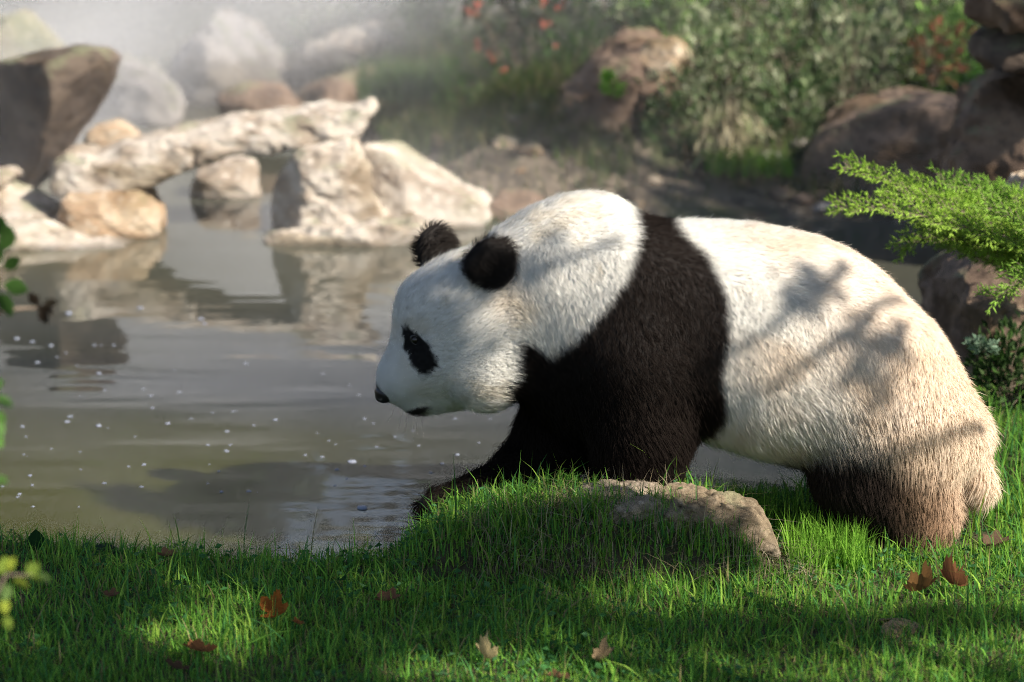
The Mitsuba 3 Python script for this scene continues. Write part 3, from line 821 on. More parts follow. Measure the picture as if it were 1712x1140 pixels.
# --- grass
def blades(p, h, wid, g, colr, lean=.45, wind=(0, 0, 0), segs=3):
    """Curved tapering blades of grass standing at p."""
    n = len(p)
    a = g.uniform(0, 2 * np.pi, n)
    hd = np.stack([np.cos(a), np.sin(a), 0 * a], 1)
    side = np.stack([-np.sin(a + g.normal(0, .7, n)), np.cos(a), 0 * a], 1)
    bend = np.abs(g.normal(0, lean, n))[:, None]
    h = h[:, None]
    vs, ts = [], np.linspace(0, 1, segs + 1)
    for i, t in enumerate(ts):
        c = p + h * (np.array([0, 0, 1]) * (t - .35 * bend * t * t) + (hd * bend + np.asarray(wind)) * t * t)
        w = wid[:, None] * (1 - t) ** .7
        if i < segs: vs += [c - side * w, c + side * w]
        else: vs += [c]
    m = len(vs)
    v = np.stack(vs, 1).reshape(-1, 3)
    q = []
    for i in range(segs - 1): q += [[2 * i, 2 * i + 1, 2 * i + 3], [2 * i, 2 * i + 3, 2 * i + 2]]
    q.append([2 * segs - 2, 2 * segs - 1, 2 * segs])
    f = (np.arange(n)[:, None, None] * m + np.array(q)[None]).reshape(-1, 3)
    shade = np.array([1.0] * m)[None, :, None]
    return v, f, (colr[:, None, :] * shade).reshape(-1, 3)


def grass(key, p, h, wid, g, colr, **kw):
    v, f, c = blades(p, h, wid, g, colr, **kw)
    return mikit.ply((v, f), 'grass_blade', smooth=False, color=np.clip(c, .004, .9))


LAWN = [(.14, .33, .055), (.19, .41, .06), (.09, .25, .07), (.29, .46, .075)]
gr = np.random.default_rng(41)
n = 150000
P = np.column_stack([gr.uniform(-1.75, 2.0, n), gr.uniform(5.15, 8.4, n)])
Z = height(P[:, 0], P[:, 1]); dsh = seg_sd(POND, P)
dens = meshkit.fbm(np.column_stack([P * 3.2, 0 * Z]), 3, 4)
keep = (dsh > .004) & (gr.random(n) < .35 + 1.0 * dens) & (gr.random(n) < np.where(P[:, 1] > 7.2, .5, 1.0))
# bare patches: the stone, the worn earth where the mound's face falls
onstone = (P[:, 0] > .30) & (P[:, 0] < .70) & (P[:, 1] > 6.36) & (P[:, 1] < 6.62)
face = (P[:, 0] > -.32) & (P[:, 0] < .74) & (P[:, 1] > 6.27) & (P[:, 1] < 6.50)
keep &= ~(onstone & (gr.random(n) < .93)) & ~(face & (gr.random(n) < .2))
pawzone = (np.abs(P[:, 0] - 1.02) < .22) & (P[:, 1] > 6.55) & (P[:, 1] < 7.2)
keep &= ~pawzone
P, Z, dsh = P[keep], Z[keep], dsh[keep]
n = len(P)
hh = (.022 + .036 * meshkit.fbm(np.column_stack([P * 5, 0 * Z]), 3, 6)) * gr.gamma(9, 1 / 9., n)
hh *= 1 + gr.uniform(.3, 1.1, n) * (gr.random(n) < .09)
cl = palette(n, LAWN, gr, .22)
dry = gr.random(n) < .09
cl[dry] = palette(dry.sum(), [(.30, .25, .12), (.22, .20, .09)], gr)
scene['grass'] = grass('grass', np.column_stack([P, Z - .004]), hh, (.0017 + .0019 * gr.random(n)), gr, cl, lean=.75)
tag('grass', 'short green lawn grass on the near bank, mostly in tree shade with sunny streaks', 'grass', kind='stuff')
print('grass', n)

# small broad leaves of clover and daisies low in the lawn
n = 5200
P = np.column_stack([gr.uniform(-1.6, 1.9, n), gr.uniform(5.2, 6.75, n)])
Z = height(P[:, 0], P[:, 1]); ok = (seg_sd(POND, P) > .01) & (meshkit.fbm(np.column_stack([P * 2.5, 0 * Z]), 3, 14) > .47)
P, Z = P[ok], Z[ok]; n = len(P)
a = gr.uniform(0, 2 * np.pi, n)
v, f, c = leaf_mesh(np.column_stack([P, Z + gr.uniform(.008, .042, n)]), np.stack([np.cos(a), np.sin(a), gr.normal(.15, .3, n)], 1), gr.uniform(.010, .026, n), palette(n, [(.06, .17, .05), (.09, .20, .08), (.05, .14, .05)], gr), gr, .6)
scene['clover'] = mikit.ply((v, f), 'leaf', smooth=False, color=np.clip(c, .01, .9))
tag('clover', 'small broad leaves of clover low among the lawn grass', 'clover', kind='stuff')

# taller tufts: on the mound, right of the stone, along the shore, by the hind leg
tall = []
def tuft(x0, x1, y0, y1, n, h0, h1, cols, wid=.0022, lean=.38):
    p = np.column_stack([gr.uniform(x0, x1, n), gr.uniform(y0, y1, n)])
    z = np.maximum(height(p[:, 0], p[:, 1]), .0)
    tall.append(blades(np.column_stack([p, z - .004]), gr.uniform(h0, h1, n), wid * gr.uniform(.6, 1.3, n), gr, palette(n, cols, gr), lean=lean, segs=4))


BRIGHT = [(.21, .42, .05), (.26, .47, .07), (.15, .33, .04)]
tuft(-.30, -.02, 6.34, 6.50, 200, .025, .055, LAWN)
tuft(-.06, .04, 6.40, 6.50, 34, .07, .14, LAWN, .003)
tuft(-.05, .60, 6.34, 6.45, 850, .03, .075, LAWN)
tuft(-.15, .05, 6.40, 6.55, 16, .10, .20, LAWN, .003, .3)
tuft(.68, .88, 6.36, 6.62, 650, .06, .14, BRIGHT, .0026)
tuft(.50, .95, 6.66, 7.0, 420, .05, .13, BRIGHT)
tuft(.36, .42, 6.58, 6.64, 14, .12, .20, LAWN)
tuft(-1.5, -.3, 6.45, 6.66, 220, .035, .085, LAWN)
tuft(-.65, -.35, 6.42, 6.56, 90, .03, .07, LAWN)
tuft(.8, 1.7, 6.40, 6.75, 520, .04, .09, BRIGHT)
tuft(1.18, 1.9, 6.75, 7.6, 900, .08, .22, LAWN, .003)
tuft(-.75, -.5, 5.75, 6.0, 70, .06, .12, LAWN, .003)
tuft(-.30, .62, 6.27, 6.40, 650, .025, .06, LAWN)
tuft(.0, .7, 6.28, 6.40, 200, .03, .07, BRIGHT)
v, f = join([(a, b) for a, b, _ in tall])
scene['tall_grass'] = mikit.ply((v, f), 'grass_blade', smooth=False, color=np.clip(np.vstack([c for _, _, c in tall]), .004, .9))
tag('tall_grass', 'taller tufts of grass along the shore, on the turf mound and beside the flat stone', 'grass', kind='stuff')
# dry straw tangled on the face of the mound
n = 900
p = np.column_stack([gr.uniform(-.1, .74, n), gr.uniform(6.30, 6.50, n)]); z = height(p[:, 0], p[:, 1])
v, f, c = blades(np.column_stack([p, z + .004]), gr.uniform(.04, .11, n), np.full(n, .0011), gr, palette(n, [(.34, .28, .18), (.25, .20, .12), (.42, .36, .25)], gr), lean=1.6, segs=4)
scene['straw'] = mikit.ply((v, f), 'dead_leaf', smooth=False, color=np.clip(c, .01, .9))
tag('straw', 'tangled dry straw and roots on the worn face of the turf mound', 'straw', kind='stuff')

# grass and low plants on the far banks
n = 46000
p = np.column_stack([gr.uniform(-1.2, 3.2, n), gr.uniform(12.0, 16.5, n)])
z = height(p[:, 0], p[:, 1]); d = seg_sd(POND, p)
w = meshkit.fbm(np.column_stack([p * 1.1, 0 * z]), 3, 77)
keep = (d > .08) & (gr.random(n) < sst(.42, .56, w) * .9 + .08 + .6 * (p[:, 1] > 13.6))
p, z = p[keep], z[keep]; n = len(p)
v, f, c = blades(np.column_stack([p, z - .01]), gr.uniform(.05, .17, n), .004 + .004 * gr.random(n), gr, palette(n, [(.06, .10, .03), (.08, .12, .045), (.10, .14, .05), (.14, .16, .07), (.2, .18, .1)], gr), lean=.5)
scene['bank_grass'] = mikit.ply((v, f), 'grass_blade', smooth=False, color=np.clip(c, .004, .9))
tag('bank_grass', 'patchy grass and moss on the far bank and slope', 'grass', kind='stuff')


def clump(px0, px1, py, y, n, h, cols, label, seed):
    g = np.random.default_rng(seed)
    a, b = at_y(px0, py, y), at_y(px1, py, y)
    p = np.column_stack([g.uniform(a[0], b[0], n), y + g.normal(0, .12, n)])
    z = np.maximum(height(p[:, 0], p[:, 1]), a[2] - .06)
    v, f, c = blades(np.column_stack([p, z]), g.uniform(.5, 1.1, n) * h, .004 + .003 * g.random(n), g, palette(n, cols, g), lean=.55)
    k = new('grass_clump')
    scene[k] = mikit.ply((v, f), 'grass_blade', smooth=False, color=np.clip(c, .004, .9))
    tag(k, label, 'grass', kind='stuff')


clump(600, 770, 145, 14.6, 700, .26, [(.14, .21, .09), (.10, .16, .06), (.18, .24, .12)], 'sunlit clump of long grass on the misty bank left of the dark bush', 201)
clump(1180, 1320, 262, 12.35, 420, .13, [(.13, .27, .04), (.2, .26, .09)], 'bright green grass clump at the foot of the shrubs on the far bank', 202)
clump(1560, 1712, 205, 12.9, 500, .2, [(.10, .26, .04), (.12, .3, .05)], 'green grass clump behind the flat topped reddish rock', 203)
clump(812, 892, 350, 11.9, 160, .06, [(.08, .14, .04), (.12, .16, .06)], 'grass tuft on the small dark stone at the far shore', 204)

# --- the juniper reaching in from the right
jg = np.random.default_rng(9)
YJ = 8.05
twigs, twc, wood = [], [], []


def cone(a, d, L, r):
    s = unit(np.cross(d, [.2, .9, .1])); u = np.cross(d, s)
    m = a + d * L * .55
    v = np.array([a + s * r * .7, a - (s * .5 - u * .87) * r * .7, a - (s * .5 + u * .87) * r * .7, m + s * r, m - (s * .5 - u * .87) * r, m - (s * .5 + u * .87) * r, a + d * L])
    f = np.array([(0, 1, 4), (0, 4, 3), (1, 2, 5), (1, 5, 4), (2, 0, 3), (2, 3, 5), (3, 4, 6), (4, 5, 6), (5, 3, 6)])
    return v, f


def spray(a, d, L, depth, vigor=1.0):
    """A feathery juniper spray: a twig with alternate side twigs, each ending in scale-leaved tips."""
    d = unit(d)
    n = max(3, int(L / .011))
    axis = [a + d * L * t + np.array([0, 0, .10 * L * t * t]) for t in np.linspace(0, 1, n)]
    wood.append(tube(axis, np.linspace(.0014, .0005, n) * (1.4 if depth else .8), 3))
    for i, p in enumerate(axis):
        t = i / (n - 1)
        for s in ((-1, 1) if depth else (1 if i % 2 else -1, -1 if i % 3 else 1)):
            r = jg.normal(size=3) * .35
            q = unit(np.cross(d, [0, -1, .25]))
            dd = unit(d * .85 + q * s * .62 + np.array([0, -.12, .22]) + r)
            ln = L * (.50 - .30 * t) * jg.uniform(.6, 1.1)
            if depth and ln > .025: spray(p, dd, ln, depth - 1, vigor)
            else:
                ll = jg.uniform(.014, .030)
                v, f = cone(p, dd, ll, jg.uniform(.0016, .0026))
                twigs.append((v, f)); twc.append(np.tile(jcol * jg.uniform(.7, 1.25), (len(v), 1)))
    v, f = cone(axis[-1], d, .022, .0014); twigs.append((v, f)); twc.append(np.tile(jcol * 1.15, (len(v), 1)))


limbs = [([(1850, 440), (1700, 385), (1560, 330), (1470, 295), (1412, 277)], 0.0), ([(1850, 450), (1700, 400), (1560, 365), (1470, 345), (1395, 350)], -.10), ([(1850, 400), (1760, 355), (1680, 340), (1600, 318)], .08),
         ([(1860, 470), (1720, 420), (1620, 400), (1540, 395), (1505, 420)], .0), ([(1850, 390), (1760, 345), (1700, 340)], -.06), ([(1850, 480), (1760, 460), (1715, 465), (1660, 500)], -.45), ([(1860, 430), (1740, 400), (1640, 360), (1560, 345)], .16), ([(1860, 500), (1740, 460), (1640, 430), (1580, 410)], .12), ([(1860, 420), (1730, 380), (1650, 345)], -.16), ([(1850, 432), (1720, 395), (1600, 352), (1490, 318)], -.05), ([(1850, 455), (1730, 430), (1620, 410), (1540, 372)], .05), ([(1850, 400), (1740, 362), (1660, 330), (1570, 300)], .02)]
for li, (pts_, dy) in enumerate(limbs):
    jcol = np.array([(.33, .50, .075), (.36, .53, .085), (.27, .45, .075)][li % 3])
    if li in (3, 7): jcol = jcol * .75
    pl = np.array([at_y(px, py, YJ + dy) for px, py in pts_])
    seg = np.linalg.norm(np.diff(pl, axis=0), axis=1); s_ = np.concatenate([[0], np.cumsum(seg)])
    m = int(s_[-1] / .009)
    tt = np.linspace(0, s_[-1], m)
    line = np.column_stack([np.interp(tt, s_, pl[:, k]) for k in range(3)])
    line = ndimage.gaussian_filter1d(line, 3, axis=0, mode='nearest')
    wood.append(tube(line, np.linspace(.006, .0010, m), 5))
    for i in range(2, m):
        t = i / (m - 1)
        d = unit(line[min(i + 1, m - 1)] - line[i - 1])
        s = 1 if i % 2 else -1
        q = unit(np.cross(d, [0, -1, .3]))
        dd = unit(d * 1.0 + q * s * .55 + np.array([0, jg.normal() * .35, .10 + .1 * jg.random()]))
        spray(line[i], dd, jg.uniform(.06, .12) * (1.0 - .55 * t), 1)
v, f = join(twigs)
scene['juniper__foliage'] = mikit.ply((v, f), 'juniper_scale', smooth=True, color=np.clip(np.vstack(twc), .01, .9))
labels['juniper__foliage'] = {'kind': 'stuff'}
scene['juniper__branches'] = mikit.ply(join(wood), 'bark', smooth=False)
tag('juniper', 'bright green feathery juniper branches reaching in from the right edge', 'juniper')
print('juniper', len(f))
bush_px('green_plant', 1690, 610, 75, 700, .035, DARK + [(.06, .12, .03)], 'dark green low plant under the juniper at the right edge', 131, y=8.0)
bush_px('pale_succulent', 1645, 577, 26, 120, .022, [(.17, .25, .17), (.22, .30, .21)], 'small pale green succulent between the porous rock and the dark low plant', 132, y=7.9, ry=.5, shoots=12, aspect=.6)
bush_px('green_plant', 1720, 450, 70, 900, .03, DARK, 'dark green plant hanging on the porous rock below the juniper', 133, y=8.5)

# --- blurred plant close to the camera at the left edge
def sprig(name, stem, lv, label, seed, cols, size=.04):
    g = np.random.default_rng(seed)
    key = new(name)
    scene[f'{key}__stem'] = mikit.ply(tube(stem, np.linspace(.006, .002, len(stem)), 5), 'bark', smooth=True)
    for i, (p, d) in enumerate(lv):
        k = f'{key}__leaf' + (f'_{i:03d}' if i else '')
        a, b = np.asarray(p, float), unit(np.asarray(d, float))
        s = unit(np.cross(b, g.normal(size=3) * .35 + [0, 1, .3])); u = np.cross(s, b)
        L = size * g.uniform(.75, 1.2)
        vv = [a]
        for t, w in ((.25, .28), (.55, .34), (.8, .2)):
            for q in (-1, 0, 1): vv.append(a + b * L * t + s * q * w * L + u * (abs(q) * .08 - t * t * .2) * L)
        vv.append(a + b * L - u * .22 * L)
        ff = [(0, 1, 2), (0, 2, 3)] + [t for r in (1, 4) for t in ((r, r + 3, r + 4), (r, r + 4, r + 1), (r + 1, r + 4, r + 5), (r + 1, r + 5, r + 2))] + [(7, 10, 8), (8, 10, 9)]
        scene[k] = mikit.ply((np.array(vv), np.array(ff)), 'leaf', smooth=True, color=np.tile(palette(1, cols, g, .15), (len(vv), 1)).clip(.01, .9))
    return tag(key, label, 'plant')


def stem_px(pts_, y): return np.array([at_y(px, py, y + .02 * i) for i, (px, py) in enumerate(pts_)])


def lv_px(l, y): return [(at_y(px, py, y), (dx, g2, -dz)) for px, py, dx, dz, g2 in l]


sprig('leafy_sprig', [(-1.0, 4.3, .1)] + list(stem_px([(-120, 900), (-40, 760), (-5, 700)], 4.3)), lv_px([(-12, 690, .9, .6, .1), (-8, 700, .3, 1, -.1), (-15, 650, .8, -.6, .1), (-20, 720, .7, .9, .0), (-10, 800, .8, .2, .1), (-12, 665, .5, .2, .1)], 4.3),
      'out of focus green leaves at the left edge over the water', 141, [(.12, .26, .05), (.16, .3, .08)], .031)
sprig('leafy_sprig', [(-1.0, 4.25, .1)] + list(stem_px([(-90, 1150), (-30, 1040), (10, 960), (60, 962)], 4.2)), lv_px([(5, 960, .1, -1, .1), (15, 955, .2, -.8, .2), (20, 970, .8, .3, .1), (50, 965, .8, .1, .1), (12, 975, -.2, 1, .1), (5, 1000, .1, 1, .1), (45, 962, .5, -.6, 0), (60, 962, .7, .3, .2), (8, 1030, .3, .8, 0)], 4.2),
      'out of focus yellow green leaves low at the left edge above the lawn', 142, [(.26, .36, .06), (.22, .34, .10), (.3, .36, .05)], .027)
sprig('leafy_sprig', [(-1.2, 4.6, .1)] + list(stem_px([(-160, 700), (-60, 560), (0, 470), (14, 420)], 4.6)), lv_px([(8, 420, .2, -1, .1), (6, 450, .7, -.5, .1), (2, 440, -.4, -.7, 0), (5, 475, .8, .2, .1), (0, 400, .1, -1, .1), (-4, 490, .5, .8, .1), (-10, 455, -.2, .8, 0)], 4.6),
      'out of focus dark green sprig at the left edge before the white ledge', 143, [(.025, .06, .015), (.04, .085, .02)], .045)
sprig('seed_head', stem_px([(-60, 560), (0, 520), (40, 515), (70, 515)], 4.6), lv_px([(60, 515, .6, .1, .1), (70, 516, .8, .2, .2), (72, 514, .7, -.4, .1), (66, 518, .3, .6, .1), (76, 516, .5, .2, -.4), (64, 512, -.3, -.5, 0)], 4.6),
      'out of focus dark brown seed head at the left edge over the water', 144, [(.03, .022, .016), (.05, .04, .028)], .026)
for i, (px, py, dx, dz, lb, cols) in enumerate([(60, 905, .05, -1, 'broad upright dark green leaf at the left end of the lawn edge', [(.02, .06, .02)]), (150, 905, .9, -.05, 'dark bluish leaf lying along the lawn edge by the water', [(.05, .085, .06)])]):
    p = at_y(px, py + 22, 6.55)
    sprig('weed', [p - [0, 0, .05], p], [(p, (dx, .1, -dz))], lb, 150 + i, cols, .075)

# --- trees that shade the place from the right, and the trees behind it that the pond mirrors
tg = np.random.default_rng(77)


def tree(key, foot, heads, clusters, label, seed, cols, leafsize, per, spread, trunk=.14, limbs_n=10, group=None, sticks=()):
    """A tree: trunk, limbs to the crown, leaves in clusters at the given points."""
    g = np.random.default_rng(seed)
    key = new(key)
    cl = np.asarray(clusters)
    cen = cl.mean(0)
    fork = np.array([foot[0], foot[1], foot[2] * .4 + cen[2] * .55])
    scene[f'{key}__trunk'] = mikit.ply(limb(foot, fork, trunk, trunk * .7, g, .03), 'bark', smooth=True)
    ends = cl[g.choice(len(cl), min(limbs_n, len(cl)), replace=False)]
    parts = [limb(fork, e, trunk * .45, .008, g, .06) for e in ends]
    for e in cl[g.choice(len(cl), min(len(cl), limbs_n * 5), replace=False)]:
        b = ends[np.argmin(np.linalg.norm(ends - e, axis=1))]
        parts.append(limb(fork + (b - fork) * g.uniform(.55, .9), e, .012, .004, g, .05, 4))
    for s in sticks: parts.append(s)
    scene[f'{key}__limbs'] = mikit.ply(join(parts), 'bark', smooth=False)
    labels[f'{key}__limbs'] = {'kind': 'stuff'}
    n = len(cl) * per
    p = np.repeat(cl, per, 0) + g.normal(size=(n, 3)) * spread
    v, f, c = leaf_mesh(p, g.normal(size=(n, 3)) + [0, 0, -.2], leafsize * g.uniform(.6, 1.2, n), palette(n, cols, g), g, .55)
    scene[f'{key}__crown'] = mikit.ply((v, f), 'leaf', smooth=False, color=c)
    labels[f'{key}__crown'] = {'kind': 'stuff'}
    return tag(key, label, 'tree', group)


def in_poly(poly, n, g):
    poly = np.asarray(poly, float)
    out = np.zeros((0, 2))
    while len(out) < n:
        q = g.uniform(poly.min(0), poly.max(0), (n * 2, 2))
        out = np.vstack([out, q[seg_sd(poly, q) < 0]])
    return out[:n]


LIT = [[(200, 1105), (220, 1020), (320, 990), (435, 975), (470, 1035), (420, 1080), (300, 1110)],
       [(560, 1170), (680, 1095), (850, 1062), (1000, 1068), (1150, 1085), (1400, 1090), (1560, 1060), (1720, 1055), (1780, 1170)],
       [(880, 985), (980, 935), (1230, 940), (1290, 880), (1400, 840), (1780, 830), (1780, 1010), (1620, 1012), (1450, 1018), (1380, 1035), (1200, 1030), (960, 1030)],
       [(-20, 1110), (0, 1050), (45, 1060), (70, 1100)], [(560, 985), (600, 965), (660, 975), (640, 990)]]
q = in_poly([(-260, 880), (560, 890), (650, 925), (700, 945), (1100, 940), (1300, 930), (1760, 930), (1760, 1260), (-260, 1260)], 1500, tg)
lit = np.min([seg_sd(p, q) for p in LIT], axis=0)
q = q[lit > 14]
ground_pts = np.array([at_z(a, b, .06) for a, b in q])
q2 = in_poly([(690, 880), (760, 855), (1000, 850), (1120, 850), (1200, 890), (1235, 950), (1100, 925), (900, 950), (690, 960)], 90, tg)
ground_pts = np.vstack([ground_pts, [at_y(a, b, 6.40) for a, b in q2]])
cl1 = ground_pts + SUN * tg.uniform(3.7, 5.2, (len(ground_pts), 1))
q3 = in_poly([(640, 420), (705, 420), (725, 470), (705, 520), (705, 600), (720, 690), (700, 720), (610, 680), (620, 610)], 50, tg)
cl1 = np.vstack([cl1, np.array([at_y(a, b, YC - .16) for a, b in q3]) + SUN * tg.uniform(3.6, 4.4, (len(q3), 1))])
q4 = np.vstack([in_poly(p, m_, tg) for p, m_ in (([(925, 360), (1000, 372), (1015, 395), (960, 400)], 2), ([(1340, 450), (1390, 440), (1400, 480), (1340, 490)], 3), ([(1400, 580), (1480, 520), (1500, 560), (1430, 640)], 4))])
cl1 = np.vstack([cl1, np.array([at_y(a, b, YC - .26) for a, b in q4]) + SUN * tg.uniform(3.4, 4.2, (len(q4), 1))])


def stick(pts_, t, r): return tube(np.array([at_y(px, py, YC - .28) + SUN * (t + .05 * i) for i, (px, py) in enumerate(pts_)]), np.linspace(r, r * .6, len(pts_)), 5)


sticks = [stick([(1560, 330), (1460, 420), (1360, 490), (1280, 555), (1180, 610)], 3.6, .020), stick([(1640, 400), (1520, 470), (1420, 560), (1300, 640), (1200, 700)], 3.7, .017), stick([(1760, 640), (1660, 690), (1560, 745), (1440, 800), (1300, 850)], 3.6, .018),
          stick([(1120, 330), (1010, 375), (930, 380), (860, 420)], 3.6, .014)]
tree('shade_tree', (3.5, 3.1, .1), None, cl1, 'broad tree right of the camera whose crown shades the lawn', 301, DARK, .08, 13, .034, sticks=sticks, limbs_n=14)
pts2 = []
for poly, m_ in (([(1010, 345), (1120, 312), (1330, 262), (1480, 222), (1600, 235), (1712, 190), (1800, 200), (1800, 460), (1010, 460)], 420), ([(740, 200), (860, 190), (980, 200), (960, 245), (880, 250), (740, 240)], 60), ([(560, 20), (700, 60), (620, 110), (500, 150)], 60)):
    for a, b in in_poly(poly, m_, tg): pts2.append(at_ground(a, b, 11.5, 18))
pts2 = np.array(pts2)
cl2 = pts2 + SUN * tg.uniform(5.5, 8.0, (len(pts2), 1))
tree('shade_tree', (5.6, 8.7, .5), None, cl2, 'leafy tree right of the pond whose crown shades the far bank', 302, DARK, .11, 6, .09, trunk=.2, limbs_n=14)
for i, (x, y, r, zc) in enumerate([(-7.5, 19.5, 2.3, 4.6), (-4.6, 20.5, 2.1, 4.8), (-4.1, 22.0, 1.5, 5.2), (1.0, 21.5, 1.9, 5.0), (3.2, 20.5, 2.2, 5.2), (6.5, 21, 2.6, 5.4), (-1.5, 24.5, 1.8, 2.55), (-5.8, 25, 3.0, 6), (3.5, 26, 3.2, 6.5), (-3.9, 27, 1.6, 5.0), (.7, 25, 1.2, 4.4), (-9.5, 24, 2.6, 5), (9.5, 24, 2.6, 5.5), (-4.2, 23.5, 1.7, 3.2), (-6.6, 22.5, 1.8, 3.0), (2.6, 23.0, 1.6, 3.2), (4.8, 22.5, 1.6, 3.4)]):
    g = np.random.default_rng(400 + i)
    c = np.array([x, y, zc]) + unit(g.normal(size=(150, 3))) * np.cbrt(g.random((150, 1))) * [r, r, r * .95]
    tree('backdrop_tree', (x, y, zat(x, y) - .1), None, c, 'dark leafy tree behind the misty end of the pond', 420 + i, DARK, .34, 26, .30, trunk=.22, group='trees behind the pond', limbs_n=8)
# ferns and scrub on the misty slope
for i, (px, py, r, y) in enumerate([(60, 20, 50, 18.5), (240, 15, 60, 19), (430, 20, 55, 18.5), (330, 10, 50, 20), (130, 10, 50, 19.5), (500, 30, 45, 18.2), (620, 20, 45, 17.5), (0, 10, 55, 19)]):
    bush_px('misty_scrub', px, py, r, 260, .07, DARK + GREY_GREEN, 'dim scrub on the slope in the mist at the upper left', 450 + i, y=y, group='scrub in the mist', ry=.7, shoots=14)
# ------------------------------------------------------------------ small things
# foam bubbles drifting on the water
mat('foam', {'type': 'principled', 'base_color': rgb(.21, .225, .28), 'roughness': .3, 'specular': .5})
fg = np.random.default_rng(15)
foam = []
for k in range(6):
    dome = trimesh.creation.icosphere(2, 1.0)
    parts = []
    for j in range(1 + k):
        r = fg.uniform(.35, .6) if j else .7
        c = np.array([fg.uniform(-.6, .6), fg.uniform(-.6, .6), 0]) * (j > 0)
        v = dome.vertices * r; v[:, 2] = np.maximum(v[:, 2] * .65, -.05)
        parts.append((v + c, dome.faces))
    foam.append(mikit.ply(join(parts), 'foam', smooth=True))
SPOTS = [(165, 624, 9), (118, 696, 8), (113, 705, 9), (165, 712, 12), (37, 713, 8), (158, 577, 7), (115, 524, 14), (235, 515, 10), (335, 533, 9), (341, 541, 8), (85, 578, 10), (62, 606, 8), (28, 566, 11), (175, 652, 6), (255, 682, 6), (240, 777, 8), (460, 702, 8), (424, 711, 6), (380, 721, 8), (378, 754, 9),
         (385, 744, 6), (347, 744, 6), (366, 788, 6), (240, 650, 5), (590, 772, 15), (564, 785, 8), (538, 764, 7), (510, 761, 6), (610, 779, 6), (550, 737, 6), (561, 743, 5), (370, 822, 8), (416, 821, 7), (236, 814, 8), (175, 808, 7), (51, 795, 7), (54, 811, 7), (33, 826, 8), (30, 831, 6), (55, 847, 6), (4, 813, 7), (135, 785, 5), (215, 780, 6),
         (607, 849, 18), (560, 812, 5), (355, 690, 5), (226, 730, 5), (580, 800, 5), (610, 700, 7), (625, 708, 5), (630, 747, 5), (390, 688, 5), (300, 656, 6), (252, 662, 6), (412, 608, 7), (190, 577, 6), (95, 597, 5), (54, 571, 7), (110, 590, 5), (43, 730, 5), (350, 776, 4), (347, 808, 5), (320, 700, 5), (280, 708, 9), (86, 750, 5), (40, 760, 5), (760, 700, 6), (740, 775, 7), (700, 745, 6), (765, 760, 8), (800, 740, 5), (720, 790, 6), (660, 730, 6), (690, 720, 5), (820, 700, 5), (600, 660, 5), (540, 625, 5)]
for i in range(16):
    SPOTS.append((fg.uniform(0, 640), fg.uniform(520, 870), fg.uniform(2, 4.5)))
for i, (px, py, s) in enumerate(SPOTS):
    p = at_z(px, py, .001)
    r = s / FOCAL * np.linalg.norm(p - EYE) * .5
    k = 'foam_bubble' + (f'_{i:03d}' if i else '')
    scene[k] = {**foam[fg.integers(0, 6)], 'to_world': T().translate(p.tolist()).rotate([0, 0, 1], float(fg.uniform(0, 360))).scale([r * 1.15, r * 1.15, r])}
    tag(k, 'small whitish foam bubble drifting on the pond', 'bubble', 'foam bubbles on the pond')
mat('drop_water', {'type': 'dielectric', 'int_ior': 1.333})
for i, (px, py, s) in enumerate([(668, 790, 4.0), (672, 735, 3.0), (665, 712, 3.0), (590, 867, 2.6), (600, 872, 2.2), (606, 880, 3), (596, 885, 2.4), (612, 858, 2.2), (618, 868, 2.2)]):
    k = 'water_drop' + (f'_{i:03d}' if i else '')
    m = trimesh.creation.icosphere(2, s * MM * .5); m.vertices[:, 2] *= 1.2
    scene[k] = mikit.ply((m.vertices + at_y(px, py, YC - .1 if i < 3 else 6.95), m.faces), 'drop_water', smooth=True)
    tag(k, ['water drop falling below the panda\'s chin, lowest of three', 'water drop falling below the panda\'s chin, middle of three', 'water drop just leaving the panda\'s chin'][i] if i < 3 else 'tiny splash drop in the air above the blue reflection',
        'water drop', None if i < 3 else 'splash drops')


# fallen leaves on the lawn
def lobed(L, g, curl):
    """A lobed leaf, curled as it dries."""
    th = np.linspace(-math.pi * .92, math.pi * .92, 61)
    r = .5 * (.62 + .38 * np.abs(np.cos(th * 2.5)) ** .7) * (1 + .06 * g.normal(size=61))
    edge = np.column_stack([np.cos(th) * r + .18, np.sin(th) * r])
    rings = [np.zeros((1, 2))]
    vs = [np.array([[.0, 0]])]
    for k in (.35, .7, 1.0): vs.append(edge * k)
    v = np.vstack(vs)
    f = [(0, 1 + i, 2 + i) for i in range(60)]
    for rr in range(2):
        o = 1 + rr * 61
        for i in range(60): f += [(o + i, o + 61 + i, o + 62 + i), (o + i, o + 62 + i, o + 1 + i)]
    z = curl * (v[:, 1] ** 2 * 1.6 + .6 * v[:, 0] ** 2) + .05 * (meshkit.noise(np.column_stack([v * 5, 0 * v[:, 0]]), int(g.integers(99))) - .5)
    z += .02 * np.cos(np.arctan2(v[:, 1], v[:, 0] + .2) * 5)
    return np.column_stack([v, z]) * L, np.array(f)


